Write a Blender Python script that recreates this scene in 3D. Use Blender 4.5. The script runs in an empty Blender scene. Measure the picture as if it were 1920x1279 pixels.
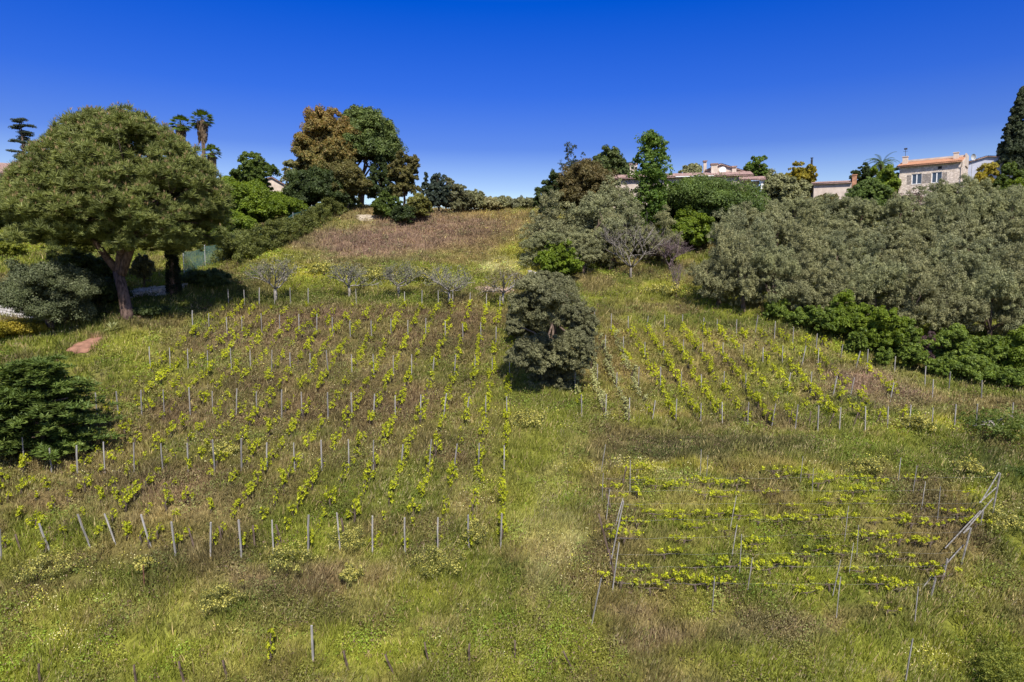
import bpy, math, random
import numpy as np
from mathutils import Vector
R = math.radians
random.seed(7); RNG = np.random.default_rng(7)
C = bpy.context.scene.collection
S = bpy.context.scene
# ------------------------------------------------------------ camera, sky, sun, exposure
PITCH = 5.3; FPX = 1280.0
cam_d = bpy.data.cameras.new('camera'); cam = bpy.data.objects.new('camera', cam_d); C.objects.link(cam)
cam_d.sensor_width = 36; cam_d.lens = 24; cam_d.clip_end = 5000; cam_d.clip_start = 0.5
cam.location = (0, 0, 0); cam.rotation_euler = (R(90-PITCH), 0, 0); S.camera = cam
SUN_EL, SUN_AZ = 50, 12      # azimuth: degrees to the right of straight behind the camera
sv = Vector((math.sin(R(SUN_AZ))*math.cos(R(SUN_EL)), -math.cos(R(SUN_AZ))*math.cos(R(SUN_EL)), math.sin(R(SUN_EL))))
sd = bpy.data.lights.new('sun', 'SUN'); sun = bpy.data.objects.new('sun', sd); C.objects.link(sun)
sd.energy = 5.0; sd.angle = R(0.5); sd.color = (1.0, 0.95, 0.86)
sun.rotation_euler = sv.to_track_quat('Z', 'Y').to_euler(); sun.location = (0, 0, 60)
W = bpy.data.worlds.new('World'); S.world = W; W.use_nodes = True
nt = W.node_tree; nt.nodes.clear()
sky = nt.nodes.new('ShaderNodeTexSky'); sky.sky_type = 'NISHITA'; sky.sun_disc = False
sky.sun_elevation = R(SUN_EL); sky.sun_rotation = R(180-SUN_AZ); sky.air_density = 1.0; sky.dust_density = 0.3; sky.ozone_density = 2.0
tc = nt.nodes.new('ShaderNodeTexCoord'); sx = nt.nodes.new('ShaderNodeSeparateXYZ')
rp = nt.nodes.new('ShaderNodeValToRGB'); mul = nt.nodes.new('ShaderNodeMix'); mul.data_type = 'RGBA'; mul.blend_type = 'MULTIPLY'; mul.inputs['Factor'].default_value = 1
bg = nt.nodes.new('ShaderNodeBackground'); out = nt.nodes.new('ShaderNodeOutputWorld')
L = nt.links.new
L(tc.outputs['Generated'], sx.inputs[0]); L(sx.outputs['Z'], rp.inputs[0])
L(sky.outputs[0], mul.inputs['A']); L(rp.outputs[0], mul.inputs['B']); L(mul.outputs['Result'], bg.inputs[0]); L(bg.outputs[0], out.inputs[0])
el = rp.color_ramp.elements
# the polarised deep blue of this sky deepens upwards, then eases back overhead
SKY = [(0.0, (.78, .72, .66)), (0.098, (.78, .74, .71)), (0.125, (.50, .52, .63)), (0.18, (.20, .285, .595)), (0.25, (.085, .222, .67)), (0.36, (.0, .18, .73)), (0.60, (.85, .85, .95)), (1.0, (1.2, 1.1, .95))]
el[0].position = 0; el[0].color = (*SKY[0][1], 1); el[1].position = 1; el[1].color = (*SKY[-1][1], 1)
for p, c in SKY[1:-1]:
    e = el.new(p); e.color = (*c, 1)
bg.inputs[1].default_value = 0.15
S.view_settings.view_transform = 'Standard'; S.view_settings.look = 'None'; S.view_settings.gamma = 1; S.view_settings.exposure = 0.5
S.cycles.max_bounces = 5; S.cycles.diffuse_bounces = 4; S.cycles.transparent_max_bounces = 12; S.cycles.transmission_bounces = 3

# ------------------------------------------------------------ numbers
cp, sp = math.cos(R(PITCH)), math.sin(R(PITCH))
def ray(px, py):            # world direction with forward component 1
    x = (px-960)/FPX; y = -(py-639.5)/FPX
    return np.array([x, cp + y*sp, -sp + y*cp])
def at(px, py, d): return ray(px, py)*d
def proj(X, Y, Z):
    d = Y*cp - Z*sp; u = Y*sp + Z*cp
    d = np.maximum(d, 0.1)
    return 960 + FPX*X/d, 639.5 - FPX*u/d, d
def hash2(i, j, s):
    n = (i*374761393 + j*668265263 + s*1442695041) & 0x7fffffff
    n = ((n ^ (n >> 13))*1274126177) & 0x7fffffff
    return ((n ^ (n >> 16)) & 0xffff)/65535.0
def vnoise(x, y, s=0):
    xi = np.floor(x).astype(np.int64); yi = np.floor(y).astype(np.int64)
    fx = x-xi; fy = y-yi; fx = fx*fx*(3-2*fx); fy = fy*fy*(3-2*fy)
    return (hash2(xi, yi, s)*(1-fx) + hash2(xi+1, yi, s)*fx)*(1-fy) + (hash2(xi, yi+1, s)*(1-fx) + hash2(xi+1, yi+1, s)*fx)*fy
def fbm(x, y, s=0, o=4):
    a = 0.5; t = 0; n = 0
    for k in range(o):
        t = t + a*vnoise(x*2**k+17*k, y*2**k-9*k, s+k); n += a; a *= 0.55
    return t/n
CP = [(600,1279,25),(600,1150,27.5),(600,1040,30.5),(600,885,37.5),(600,783,44.5),(600,703,51.5),(600,630,59),(600,573,66),(600,500,82),(700,440,98),(780,398,118),
 (60,1279,27),(94,1035,32.5),(60,885,39.5),(20,760,46),(240,597,60),(325,555,66),(40,598,60),(100,470,84),(190,640,53),(60,400,105),(200,400,108),
 (300,1279,26),(300,1040,31.2),(300,885,38.5),(300,783,45.5),(320,694,52.5),(361,620,59.5),(459,570,67),(430,510,76),(520,470,87),(620,425,101),(690,392,113),(480,440,97),(420,420,104),
 (950,1279,25),(938,1030,31.5),(946,885,38.5),(950,788,45),(955,706,52),(930,640,59.5),(937,582,66.5),(960,520,78),(900,470,92),(950,397,122),
 (1300,1279,25.5),(1300,1150,28),(1300,1050,31),(1300,905,37),(1300,865,39.2),(1300,800,45),(1280,735,52),(1280,668,59),(1280,618,66),(1280,565,75),(1183,520,82),(1150,440,97),
 (1700,1279,27),(1710,1130,30.5),(1830,1000,34.5),(1700,900,38.5),(1747,806,46),(1748,745,52),(1626,690,59),(1839,748,53),(1910,800,48),(1400,575,72),(1600,610,67),(1900,665,62),
 (1120,880,38.7),(1120,810,44),(1550,890,38.3),(1550,810,45.2)]
pts = [at(*c) for c in CP]
for px, py, d in [(1300,395,108),(1450,385,106),(1600,385,106),(1745,378,106),(1900,372,106),(1400,480,88),(1650,490,86),(1900,500,84)]: pts.append(at(px, py, d))
for X, Y, Z in [(-130,110,9),(-130,60,-3),(-60,160,14),(0,165,12),(70,165,14.5),(130,120,13),(130,70,2),(-60,230,10),(0,230,9),(80,230,10),(0,8,-18),(-60,10,-18),(60,10,-18),(100,40,-10),(-90,40,-11)]: pts.append(np.array([X, Y, Z], float))
P = np.array(pts); N = len(P)
def U(r2): return np.where(r2 > 1e-9, r2*np.log(np.maximum(r2, 1e-9)), 0)*0.5
K = U(((P[:,None,:2]-P[None,:,:2])**2).sum(-1)) + np.eye(N)*30.0
A = np.zeros((N+3, N+3)); A[:N,:N] = K; A[:N,N] = 1; A[:N,N+1:] = P[:,:2]; A[N,:N] = 1; A[N+1:,:N] = P[:,:2].T
TW = np.linalg.solve(A, np.concatenate([P[:,2], np.zeros(3)]))
def zt(X, Y):
    X = np.asarray(X, float); Y = np.asarray(Y, float); sh = X.shape; x = X.ravel(); y = Y.ravel()
    xc = np.clip(x, -135, 135); yc = np.clip(y, 4, 240); z = np.empty(len(x))
    for a in range(0, len(x), 40000):
        xx = xc[a:a+40000]; yy = yc[a:a+40000]
        z[a:a+40000] = U((xx[:,None]-P[None,:,0])**2 + (yy[:,None]-P[None,:,1])**2)@TW[:N] + TW[N] + TW[N+1]*xx + TW[N+2]*yy
    o = np.maximum.reduce([np.abs(x)-130, y-200, 4-y]); w = np.clip(o/150, 0, 1); w = w*w*(3-2*w)
    z = z*(1-w) + (-14)*w
    z = z + (fbm(x*0.16, y*0.16, 3)-0.5)*0.9 + (fbm(x*0.7, y*0.7, 9, 3)-0.5)*0.32
    return z.reshape(sh)
DS = np.concatenate([np.arange(16, 80, 0.25), np.arange(80, 240, 0.5)])
def hit(px, py):            # where the view ray through a photo point meets the ground
    r = ray(px, py); q = r[None]*DS[:,None]; g = zt(q[:,0], q[:,1]); b = q[:,2] <= g
    if not b.any(): k = len(DS)-1
    else: k = int(np.argmax(b))
    if k == 0: return q[0], DS[0]
    d0, d1 = DS[k-1], DS[k]
    f0 = q[k-1,2]-g[k-1]; f1 = q[k,2]-g[k]; t = f0/(f0-f1) if f0 != f1 else 0
    d = d0+(d1-d0)*min(max(t, 0), 1); p = r*d; p[2] = float(zt(p[0], p[1])); return p, d

# ------------------------------------------------------------ materials
MATS = {}
def principled(name):
    m = bpy.data.materials.new(name); m.use_nodes = True; MATS[name] = m
    return m, m.node_tree, m.node_tree.nodes['Principled BSDF']
def noise_color(nt, c1, c2, scale, detail=5, lo=.35, hi=.65, coord='Object', stretch=None):
    t = nt.nodes.new('ShaderNodeTexCoord'); n = nt.nodes.new('ShaderNodeTexNoise'); n.inputs['Scale'].default_value = scale; n.inputs['Detail'].default_value = detail
    if stretch:
        mp = nt.nodes.new('ShaderNodeMapping'); mp.inputs['Scale'].default_value = stretch; nt.links.new(t.outputs[coord], mp.inputs[0]); nt.links.new(mp.outputs[0], n.inputs['Vector'])
    else: nt.links.new(t.outputs[coord], n.inputs['Vector'])
    r = nt.nodes.new('ShaderNodeValToRGB'); r.color_ramp.elements[0].position = lo; r.color_ramp.elements[1].position = hi
    r.color_ramp.elements[0].color = (*c1, 1); r.color_ramp.elements[1].color = (*c2, 1); nt.links.new(n.outputs['Fac'], r.inputs[0]); return r, n
def simple(name, c1, c2, scale, rough=.85, bump=.3, stretch=None, bd=.02):
    m, t, b = principled(name); r, n = noise_color(t, c1, c2, scale, stretch=stretch); t.links.new(r.outputs[0], b.inputs['Base Color'])
    b.inputs['Roughness'].default_value = rough; b.inputs['Specular IOR Level'].default_value = .25
    if bump:
        bp = t.nodes.new('ShaderNodeBump'); bp.inputs['Strength'].default_value = bump; bp.inputs['Distance'].default_value = bd; t.links.new(n.outputs['Fac'], bp.inputs['Height']); t.links.new(bp.outputs[0], b.inputs['Normal'])
    return m
def leafmat(name, transl=.3, rough=.55, spec=.25, scale=.5):
    m, t, b = principled(name); a = t.nodes.new('ShaderNodeAttribute'); a.attribute_name = 'Col'
    r, n = noise_color(t, (.78,.78,.78), (1.22,1.2,1.12), scale, 4)
    mx = t.nodes.new('ShaderNodeMix'); mx.data_type = 'RGBA'; mx.blend_type = 'MULTIPLY'; mx.inputs['Factor'].default_value = 1
    t.links.new(a.outputs['Color'], mx.inputs['A']); t.links.new(r.outputs[0], mx.inputs['B']); t.links.new(mx.outputs['Result'], b.inputs['Base Color'])
    b.inputs['Roughness'].default_value = rough; b.inputs['Specular IOR Level'].default_value = spec
    tr = t.nodes.new('ShaderNodeBsdfTranslucent'); hs = t.nodes.new('ShaderNodeHueSaturation'); hs.inputs['Hue'].default_value = .49; hs.inputs['Saturation'].default_value = 1.15; hs.inputs['Value'].default_value = 1.3
    t.links.new(mx.outputs['Result'], hs.inputs['Color']); t.links.new(hs.outputs[0], tr.inputs[0])
    ms = t.nodes.new('ShaderNodeMixShader'); ms.inputs[0].default_value = transl; o = t.nodes['Material Output']
    t.links.new(b.outputs[0], ms.inputs[1]); t.links.new(tr.outputs[0], ms.inputs[2]); t.links.new(ms.outputs[0], o.inputs['Surface']); return m
M_leaf = leafmat('leaf', .4); M_needle = leafmat('needle', .22); M_grass = leafmat('grass_blades', .3, .6, .2, .25); M_olive = leafmat('olive_leaf', .28, .6, .2)
M_bark = simple('bark', (.06,.04,.03), (.17,.12,.09), 6, .95, .8, (1,1,.25), .05)
M_pinebark = simple('pine_bark', (.055,.035,.027), (.19,.125,.10), 5, .95, .9, (1.5,1.5,.35), .06)
M_greybark = simple('grey_bark', (.15,.13,.11), (.33,.30,.26), 8, .9, .5, (1,1,.4))
M_vinewood = simple('vine_wood', (.05,.037,.028), (.13,.095,.07), 14, .95, .5)
M_post = simple('weathered_wood', (.19,.175,.16), (.36,.335,.31), 9, .85, .3, (2,2,.2), .01)
def vary(m, lo=.7, hi=1.25):     # each post weathered differently
    t = m.node_tree; b = t.nodes['Principled BSDF']; src = b.inputs['Base Color'].links[0].from_socket; oi = t.nodes.new('ShaderNodeObjectInfo'); mr = t.nodes.new('ShaderNodeMapRange'); mr.inputs['To Min'].default_value = lo; mr.inputs['To Max'].default_value = hi
    mx = t.nodes.new('ShaderNodeVectorMath'); mx.operation = 'SCALE'; t.links.new(oi.outputs['Random'], mr.inputs['Value']); t.links.new(src, mx.inputs[0]); t.links.new(mr.outputs['Result'], mx.inputs['Scale']); t.links.new(mx.outputs[0], b.inputs['Base Color'])
vary(M_post); M_rail = simple('old_rail_wood', (.12,.11,.10), (.26,.24,.22), 7, .9, .3)
M_rust = simple('rusty_iron', (.07,.03,.02), (.17,.08,.05), 12, .9, .3)
M_wire = simple('galvanised_wire', (.3,.3,.3), (.42,.42,.42), 5, .5, 0)
M_plaster = simple('plaster', (.46,.375,.31), (.60,.50,.42), 1.3, .9, .15)
M_white = simple('white_paint', (.72,.70,.68), (.82,.81,.80), 2, .7, 0)
M_bluewall = simple('pale_grey_plaster', (.42,.43,.50), (.52,.53,.60), 1.5, .9, .1)
M_shutter = simple('dark_shutter', (.045,.045,.05), (.075,.075,.08), 6, .7, .1)
M_iron = simple('black_iron', (.02,.02,.025), (.05,.05,.06), 6, .6, 0)
M_earth = simple('red_earth', (.17,.085,.055), (.30,.155,.10), 2.2, .98, .5)
M_path = simple('pale_stone', (.34,.31,.29), (.58,.54,.5), 1.6, .95, .4)
def tilemat(name, c1, c2):
    m, t, b = principled(name); r, n = noise_color(t, c1, c2, 2.4, 6, .3, .7); t.links.new(r.outputs[0], b.inputs['Base Color']); b.inputs['Roughness'].default_value = .9
    return m
M_tile = tilemat('orange_roof_tile', (.26,.12,.07), (.50,.25,.14)); M_tile2 = tilemat('old_roof_tile', (.16,.095,.085), (.36,.24,.21))
def stonemat():
    m, t, b = principled('stone_masonry'); tcn = t.nodes.new('ShaderNodeTexCoord'); v = t.nodes.new('ShaderNodeTexVoronoi'); v.inputs['Scale'].default_value = 3.6
    mp = t.nodes.new('ShaderNodeMapping'); mp.inputs['Scale'].default_value = (1, 1, 1.6); t.links.new(tcn.outputs['Object'], mp.inputs[0]); t.links.new(mp.outputs[0], v.inputs['Vector'])
    v2 = t.nodes.new('ShaderNodeTexVoronoi'); v2.feature = 'DISTANCE_TO_EDGE'; v2.inputs['Scale'].default_value = 3.6; t.links.new(mp.outputs[0], v2.inputs['Vector'])
    r = t.nodes.new('ShaderNodeValToRGB'); r.color_ramp.elements[0].color = (.50,.40,.32,1); r.color_ramp.elements[1].color = (.82,.70,.59,1); t.links.new(v.outputs['Color'], r.inputs[0])
    e = t.nodes.new('ShaderNodeValToRGB'); e.color_ramp.elements[0].color = (.5,.46,.42,1); e.color_ramp.elements[1].color = (1,1,1,1); e.color_ramp.elements[1].position = .06; t.links.new(v2.outputs['Distance'], e.inputs[0])
    mx = t.nodes.new('ShaderNodeMix'); mx.data_type = 'RGBA'; mx.blend_type = 'MULTIPLY'; mx.inputs['Factor'].default_value = .8; t.links.new(r.outputs[0], mx.inputs['A']); t.links.new(e.outputs[0], mx.inputs['B']); t.links.new(mx.outputs['Result'], b.inputs['Base Color'])
    b.inputs['Roughness'].default_value = .95; bp = t.nodes.new('ShaderNodeBump'); bp.inputs['Distance'].default_value = .04; t.links.new(e.outputs[0], bp.inputs['Height']); t.links.new(bp.outputs[0], b.inputs['Normal']); return m
M_stone = stonemat()
def glass():
    m, t, b = principled('window_glass'); b.inputs['Base Color'].default_value = (.05,.07,.10,1); b.inputs['Roughness'].default_value = .08; return m
M_glass = glass()
def netmat():
    m, t, b = principled('green_netting'); r, n = noise_color(t, (.05,.14,.13), (.12,.24,.22), 1.5); t.links.new(r.outputs[0], b.inputs['Base Color']); b.inputs['Roughness'].default_value = .7
    tr = t.nodes.new('ShaderNodeBsdfTransparent'); ms = t.nodes.new('ShaderNodeMixShader'); ms.inputs[0].default_value = .62
    t.links.new(tr.outputs[0], ms.inputs[1]); t.links.new(b.outputs[0], ms.inputs[2]); t.links.new(ms.outputs[0], t.nodes['Material Output'].inputs['Surface']); return m
M_net = netmat()

# ------------------------------------------------------------ mesh helpers
def mesh_np(name, V, F, mat, col=None, smooth=False):
    V = np.asarray(V, np.float32); F = np.asarray(F, np.int32); me = bpy.data.meshes.new(name)
    me.vertices.add(len(V)); me.vertices.foreach_set('co', V.ravel()); k = F.shape[1]
    me.loops.add(F.size); me.loops.foreach_set('vertex_index', F.ravel()); me.polygons.add(len(F))
    me.polygons.foreach_set('loop_start', np.arange(0, F.size, k, dtype=np.int32)); me.polygons.foreach_set('loop_total', np.full(len(F), k, np.int32))
    if smooth: me.polygons.foreach_set('use_smooth', np.ones(len(F), bool))
    me.update(calc_edges=True)
    if col is not None:
        a = me.color_attributes.new('Col', 'FLOAT_COLOR', 'POINT'); c = np.ones((len(V), 4), np.float32); c[:,:3] = col; a.data.foreach_set('color', c.ravel())
    me.materials.append(mat); return me
def link(name, me, parent=None, loc=(0,0,0), rz=0, label=None, cat=None, group=None, kind=None):
    o = bpy.data.objects.new(name, me); C.objects.link(o); o.location = loc; o.rotation_euler = (0, 0, rz)
    if parent is not None: o.parent = parent
    tag(o, label, cat, group, kind); return o
def tag(o, label=None, cat=None, group=None, kind=None):
    if label: o['label'] = label
    if cat: o['category'] = cat
    if group: o['group'] = group
    if kind: o['kind'] = kind
def empty(name, loc, label, cat, group=None, rz=0): return link(name, None, None, tuple(float(v) for v in loc), rz, label, cat, group)
class MB:
    def __init__(s): s.v = []; s.f = []
    def add(s, V, F):
        n = len(s.v); s.v += [tuple(map(float, p)) for p in V]; s.f += [tuple(n+i for i in f) for f in F]; return s
    def box(s, x0, x1, y0, y1, z0, z1):
        return s.add([(x0,y0,z0),(x1,y0,z0),(x1,y1,z0),(x0,y1,z0),(x0,y0,z1),(x1,y0,z1),(x1,y1,z1),(x0,y1,z1)], [(0,3,2,1),(4,5,6,7),(0,1,5,4),(1,2,6,5),(2,3,7,6),(3,0,4,7)])
    def prism(s, poly, y0, y1):     # outline in x-z pushed along y
        n = len(poly); V = [(x, y0, z) for x, z in poly] + [(x, y1, z) for x, z in poly]
        return s.add(V, [tuple(range(n)), tuple(range(2*n-1, n-1, -1))] + [(i, i+n, (i+1) % n+n, (i+1) % n) for i in range(n)])
    def tube(s, path, rad, sides=7):
        path = [Vector(tuple(map(float, p))) for p in path]; n = len(path); b = len(s.v); ref = Vector((0.13, 0.97, .2)).normalized()
        for i, p in enumerate(path):
            d = (path[min(i+1, n-1)]-path[max(i-1, 0)])
            d = d.normalized() if d.length > 1e-6 else Vector((0,0,1)); u = d.cross(ref)
            if u.length < .1: u = d.cross(Vector((1,0,0)))
            u.normalize(); w = d.cross(u); r = rad[i] if hasattr(rad, '__len__') else rad
            for k in range(sides):
                a = 2*math.pi*k/sides; s.v.append(tuple(p + u*(r*math.cos(a)) + w*(r*math.sin(a))))
        for i in range(n-1):
            for k in range(sides):
                k2 = (k+1) % sides; s.f.append((b+i*sides+k, b+i*sides+k2, b+(i+1)*sides+k2, b+(i+1)*sides+k))
        s.f.append(tuple(b+(n-1)*sides+k for k in range(sides))); s.f.append(tuple(b+k for k in range(sides-1, -1, -1))); return s
    def mesh(s, name, mat, smooth=False):
        me = bpy.data.meshes.new(name); me.from_pydata(s.v, [], s.f); me.materials.append(mat)
        if smooth: me.polygons.foreach_set('use_smooth', np.ones(len(me.polygons), bool))
        me.update(); return me
def unit(n, rg, zmin=-1.0):
    z = rg.uniform(zmin, 1, n); a = rg.uniform(0, 2*np.pi, n); r = np.sqrt(1-z*z); return np.stack([r*np.cos(a), r*np.sin(a), z], 1)
def norm(v): return v/np.maximum(np.linalg.norm(v, axis=1, keepdims=True), 1e-9)
def leafcol(n, cols, t, rg, jit=.18):
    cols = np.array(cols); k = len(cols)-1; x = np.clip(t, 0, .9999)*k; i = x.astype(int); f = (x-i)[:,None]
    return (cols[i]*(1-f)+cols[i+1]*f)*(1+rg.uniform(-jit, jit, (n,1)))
def shell(c, rad, n, pr, rg, zmin=-.45, lump=.22, flat=1.0, fill=.12):
    """puff centres on a lumpy ellipsoid: rows of (x, y, z, rx, ry, rz)"""
    d = unit(n, rg, zmin); ph = rg.uniform(0, 6.28, 6)
    b = 1+lump*(np.sin(d[:,0]*4.1+ph[0])*np.sin(d[:,1]*4.7+ph[1])+.6*np.sin(d[:,2]*5+ph[2]+d[:,0]*3)) + rg.normal(0, lump*.3, n)
    f = np.where(rg.random(n) < fill, rg.uniform(.35, .8, n), 1.0)
    p = np.array(c)+d*np.array(rad)*(b*f)[:,None]; r = pr*rg.uniform(.65, 1.35, n)
    return np.concatenate([p, np.stack([r, r, r*flat], 1)], 1)
def foliage(name, puffs, per, size, cols, rg, mode='leaf', mat=None, asp=.5, up=.0, parent=None, tgrad=0, low=-.55):
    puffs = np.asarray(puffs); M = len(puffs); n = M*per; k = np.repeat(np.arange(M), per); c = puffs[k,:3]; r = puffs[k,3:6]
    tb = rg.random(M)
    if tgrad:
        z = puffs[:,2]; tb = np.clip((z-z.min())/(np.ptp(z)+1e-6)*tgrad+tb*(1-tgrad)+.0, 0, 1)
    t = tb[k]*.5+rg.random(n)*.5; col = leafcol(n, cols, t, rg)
    sz = size*rg.uniform(.6, 1.35, n)[:,None]
    d = unit(n, rg, low)
    if mode == 'leaf':
        p = c+d*r*(rg.random((n,1))**.45); nr = norm(d*1.1+rg.normal(0, .48, (n,3))+np.array([0,0,.3])); u = norm(np.cross(nr, rg.normal(0, 1, (n,3)))); v = np.cross(nr, u)
        V = np.stack([p+u*sz, p+v*sz*asp, p-u*sz*.9, p-v*sz*asp], 1).reshape(-1, 3); F = np.arange(4*n).reshape(-1, 4); cc = np.repeat(col, 4, 0)
    elif mode == 'needle':
        d = norm(d+np.array([0,0,up])); p0 = c+d*r*.25*rg.random((n,1)); p1 = c+d*r*rg.uniform(.75, 1.2, (n,1)); u = norm(np.cross(d, rg.normal(0, 1, (n,3))))*sz
        V = np.stack([p0+u, p0-u, p1-u*.35, p1+u*.35], 1).reshape(-1, 3); F = np.arange(4*n).reshape(-1, 4); cc = np.repeat(col, 4, 0)
    else:   # spray: long drooping sprigs
        d[:,2] = d[:,2]*.35+up; d = norm(d); p0 = c+d*r*.3*rg.random((n,1)); ln = r[:,:1]*rg.uniform(.5, 1.1, (n,1)); p1 = p0+d*ln+np.array([0,0,-.18])*ln; u = norm(np.cross(d, np.array([0,0,1.])+rg.normal(0, .35, (n,3))))*sz
        V = np.stack([p0, (p0+p1)/2+u, p1, (p0+p1)/2-u], 1).reshape(-1, 3); F = np.arange(4*n).reshape(-1, 4); cc = np.repeat(col, 4, 0)
    return mesh_np(name, V, F, mat or M_leaf, cc)
def branch_path(a, b, rg, n=5, wob=.12, sag=0):
    a = np.array(a, float); b = np.array(b, float); L_ = np.linalg.norm(b-a); t = np.linspace(0, 1, n)[:,None]; p = a*(1-t)+b*t
    p[1:-1] += rg.normal(0, wob*L_*.5, (n-2, 3)); p[:,2:] += sag*L_*(t*(1-t)); return p
def woody(H, R_, tr, targets, rg, split=.35, lean=(0,0), mat=None, sides=7, minr=.02):
    m = MB(); sp_ = np.array([lean[0], lean[1], H*split]); m.tube(branch_path((0,0,-.3), sp_, rg, 5, .05), np.linspace(tr*1.25, tr*.85, 5), sides+2)
    for t in targets:
        q = branch_path(sp_*np.array([1,1,.97]), t, rg, 5, .13, .15); m.tube(q, np.linspace(tr*.5, minr, 5), max(4, sides-2))
    return m.mesh('trunk', mat or M_bark, True)
def cluster(pf, n, rr, rg):
    M = len(pf); k = np.repeat(np.arange(M), n); d = unit(M*n, rg, -.15); q = pf[k].copy(); q[:,:3] += d*pf[k,3:6]*rg.uniform(.75, 1.05, (M*n,1)); q[:,3:6] = (pf[k,3]*rr)[:,None]*rg.uniform(.7, 1.2, (M*n,1)); return q
WORDS = 'first second third fourth fifth sixth seventh eighth ninth tenth eleventh twelfth thirteenth fourteenth fifteenth sixteenth seventeenth eighteenth nineteenth twentieth'.split()
def ordn(i):            # 0 -> first
    if i < 20: return WORDS[i]
    tens = ['', '', 'twenty', 'thirty', 'forty', 'fifty', 'sixty', 'seventy', 'eighty', 'ninety', 'hundred'][(i+1)//10]; u_ = (i+1) % 10
    return (tens[:-1]+'ieth') if u_ == 0 else tens+'-'+WORDS[u_-1]

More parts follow.
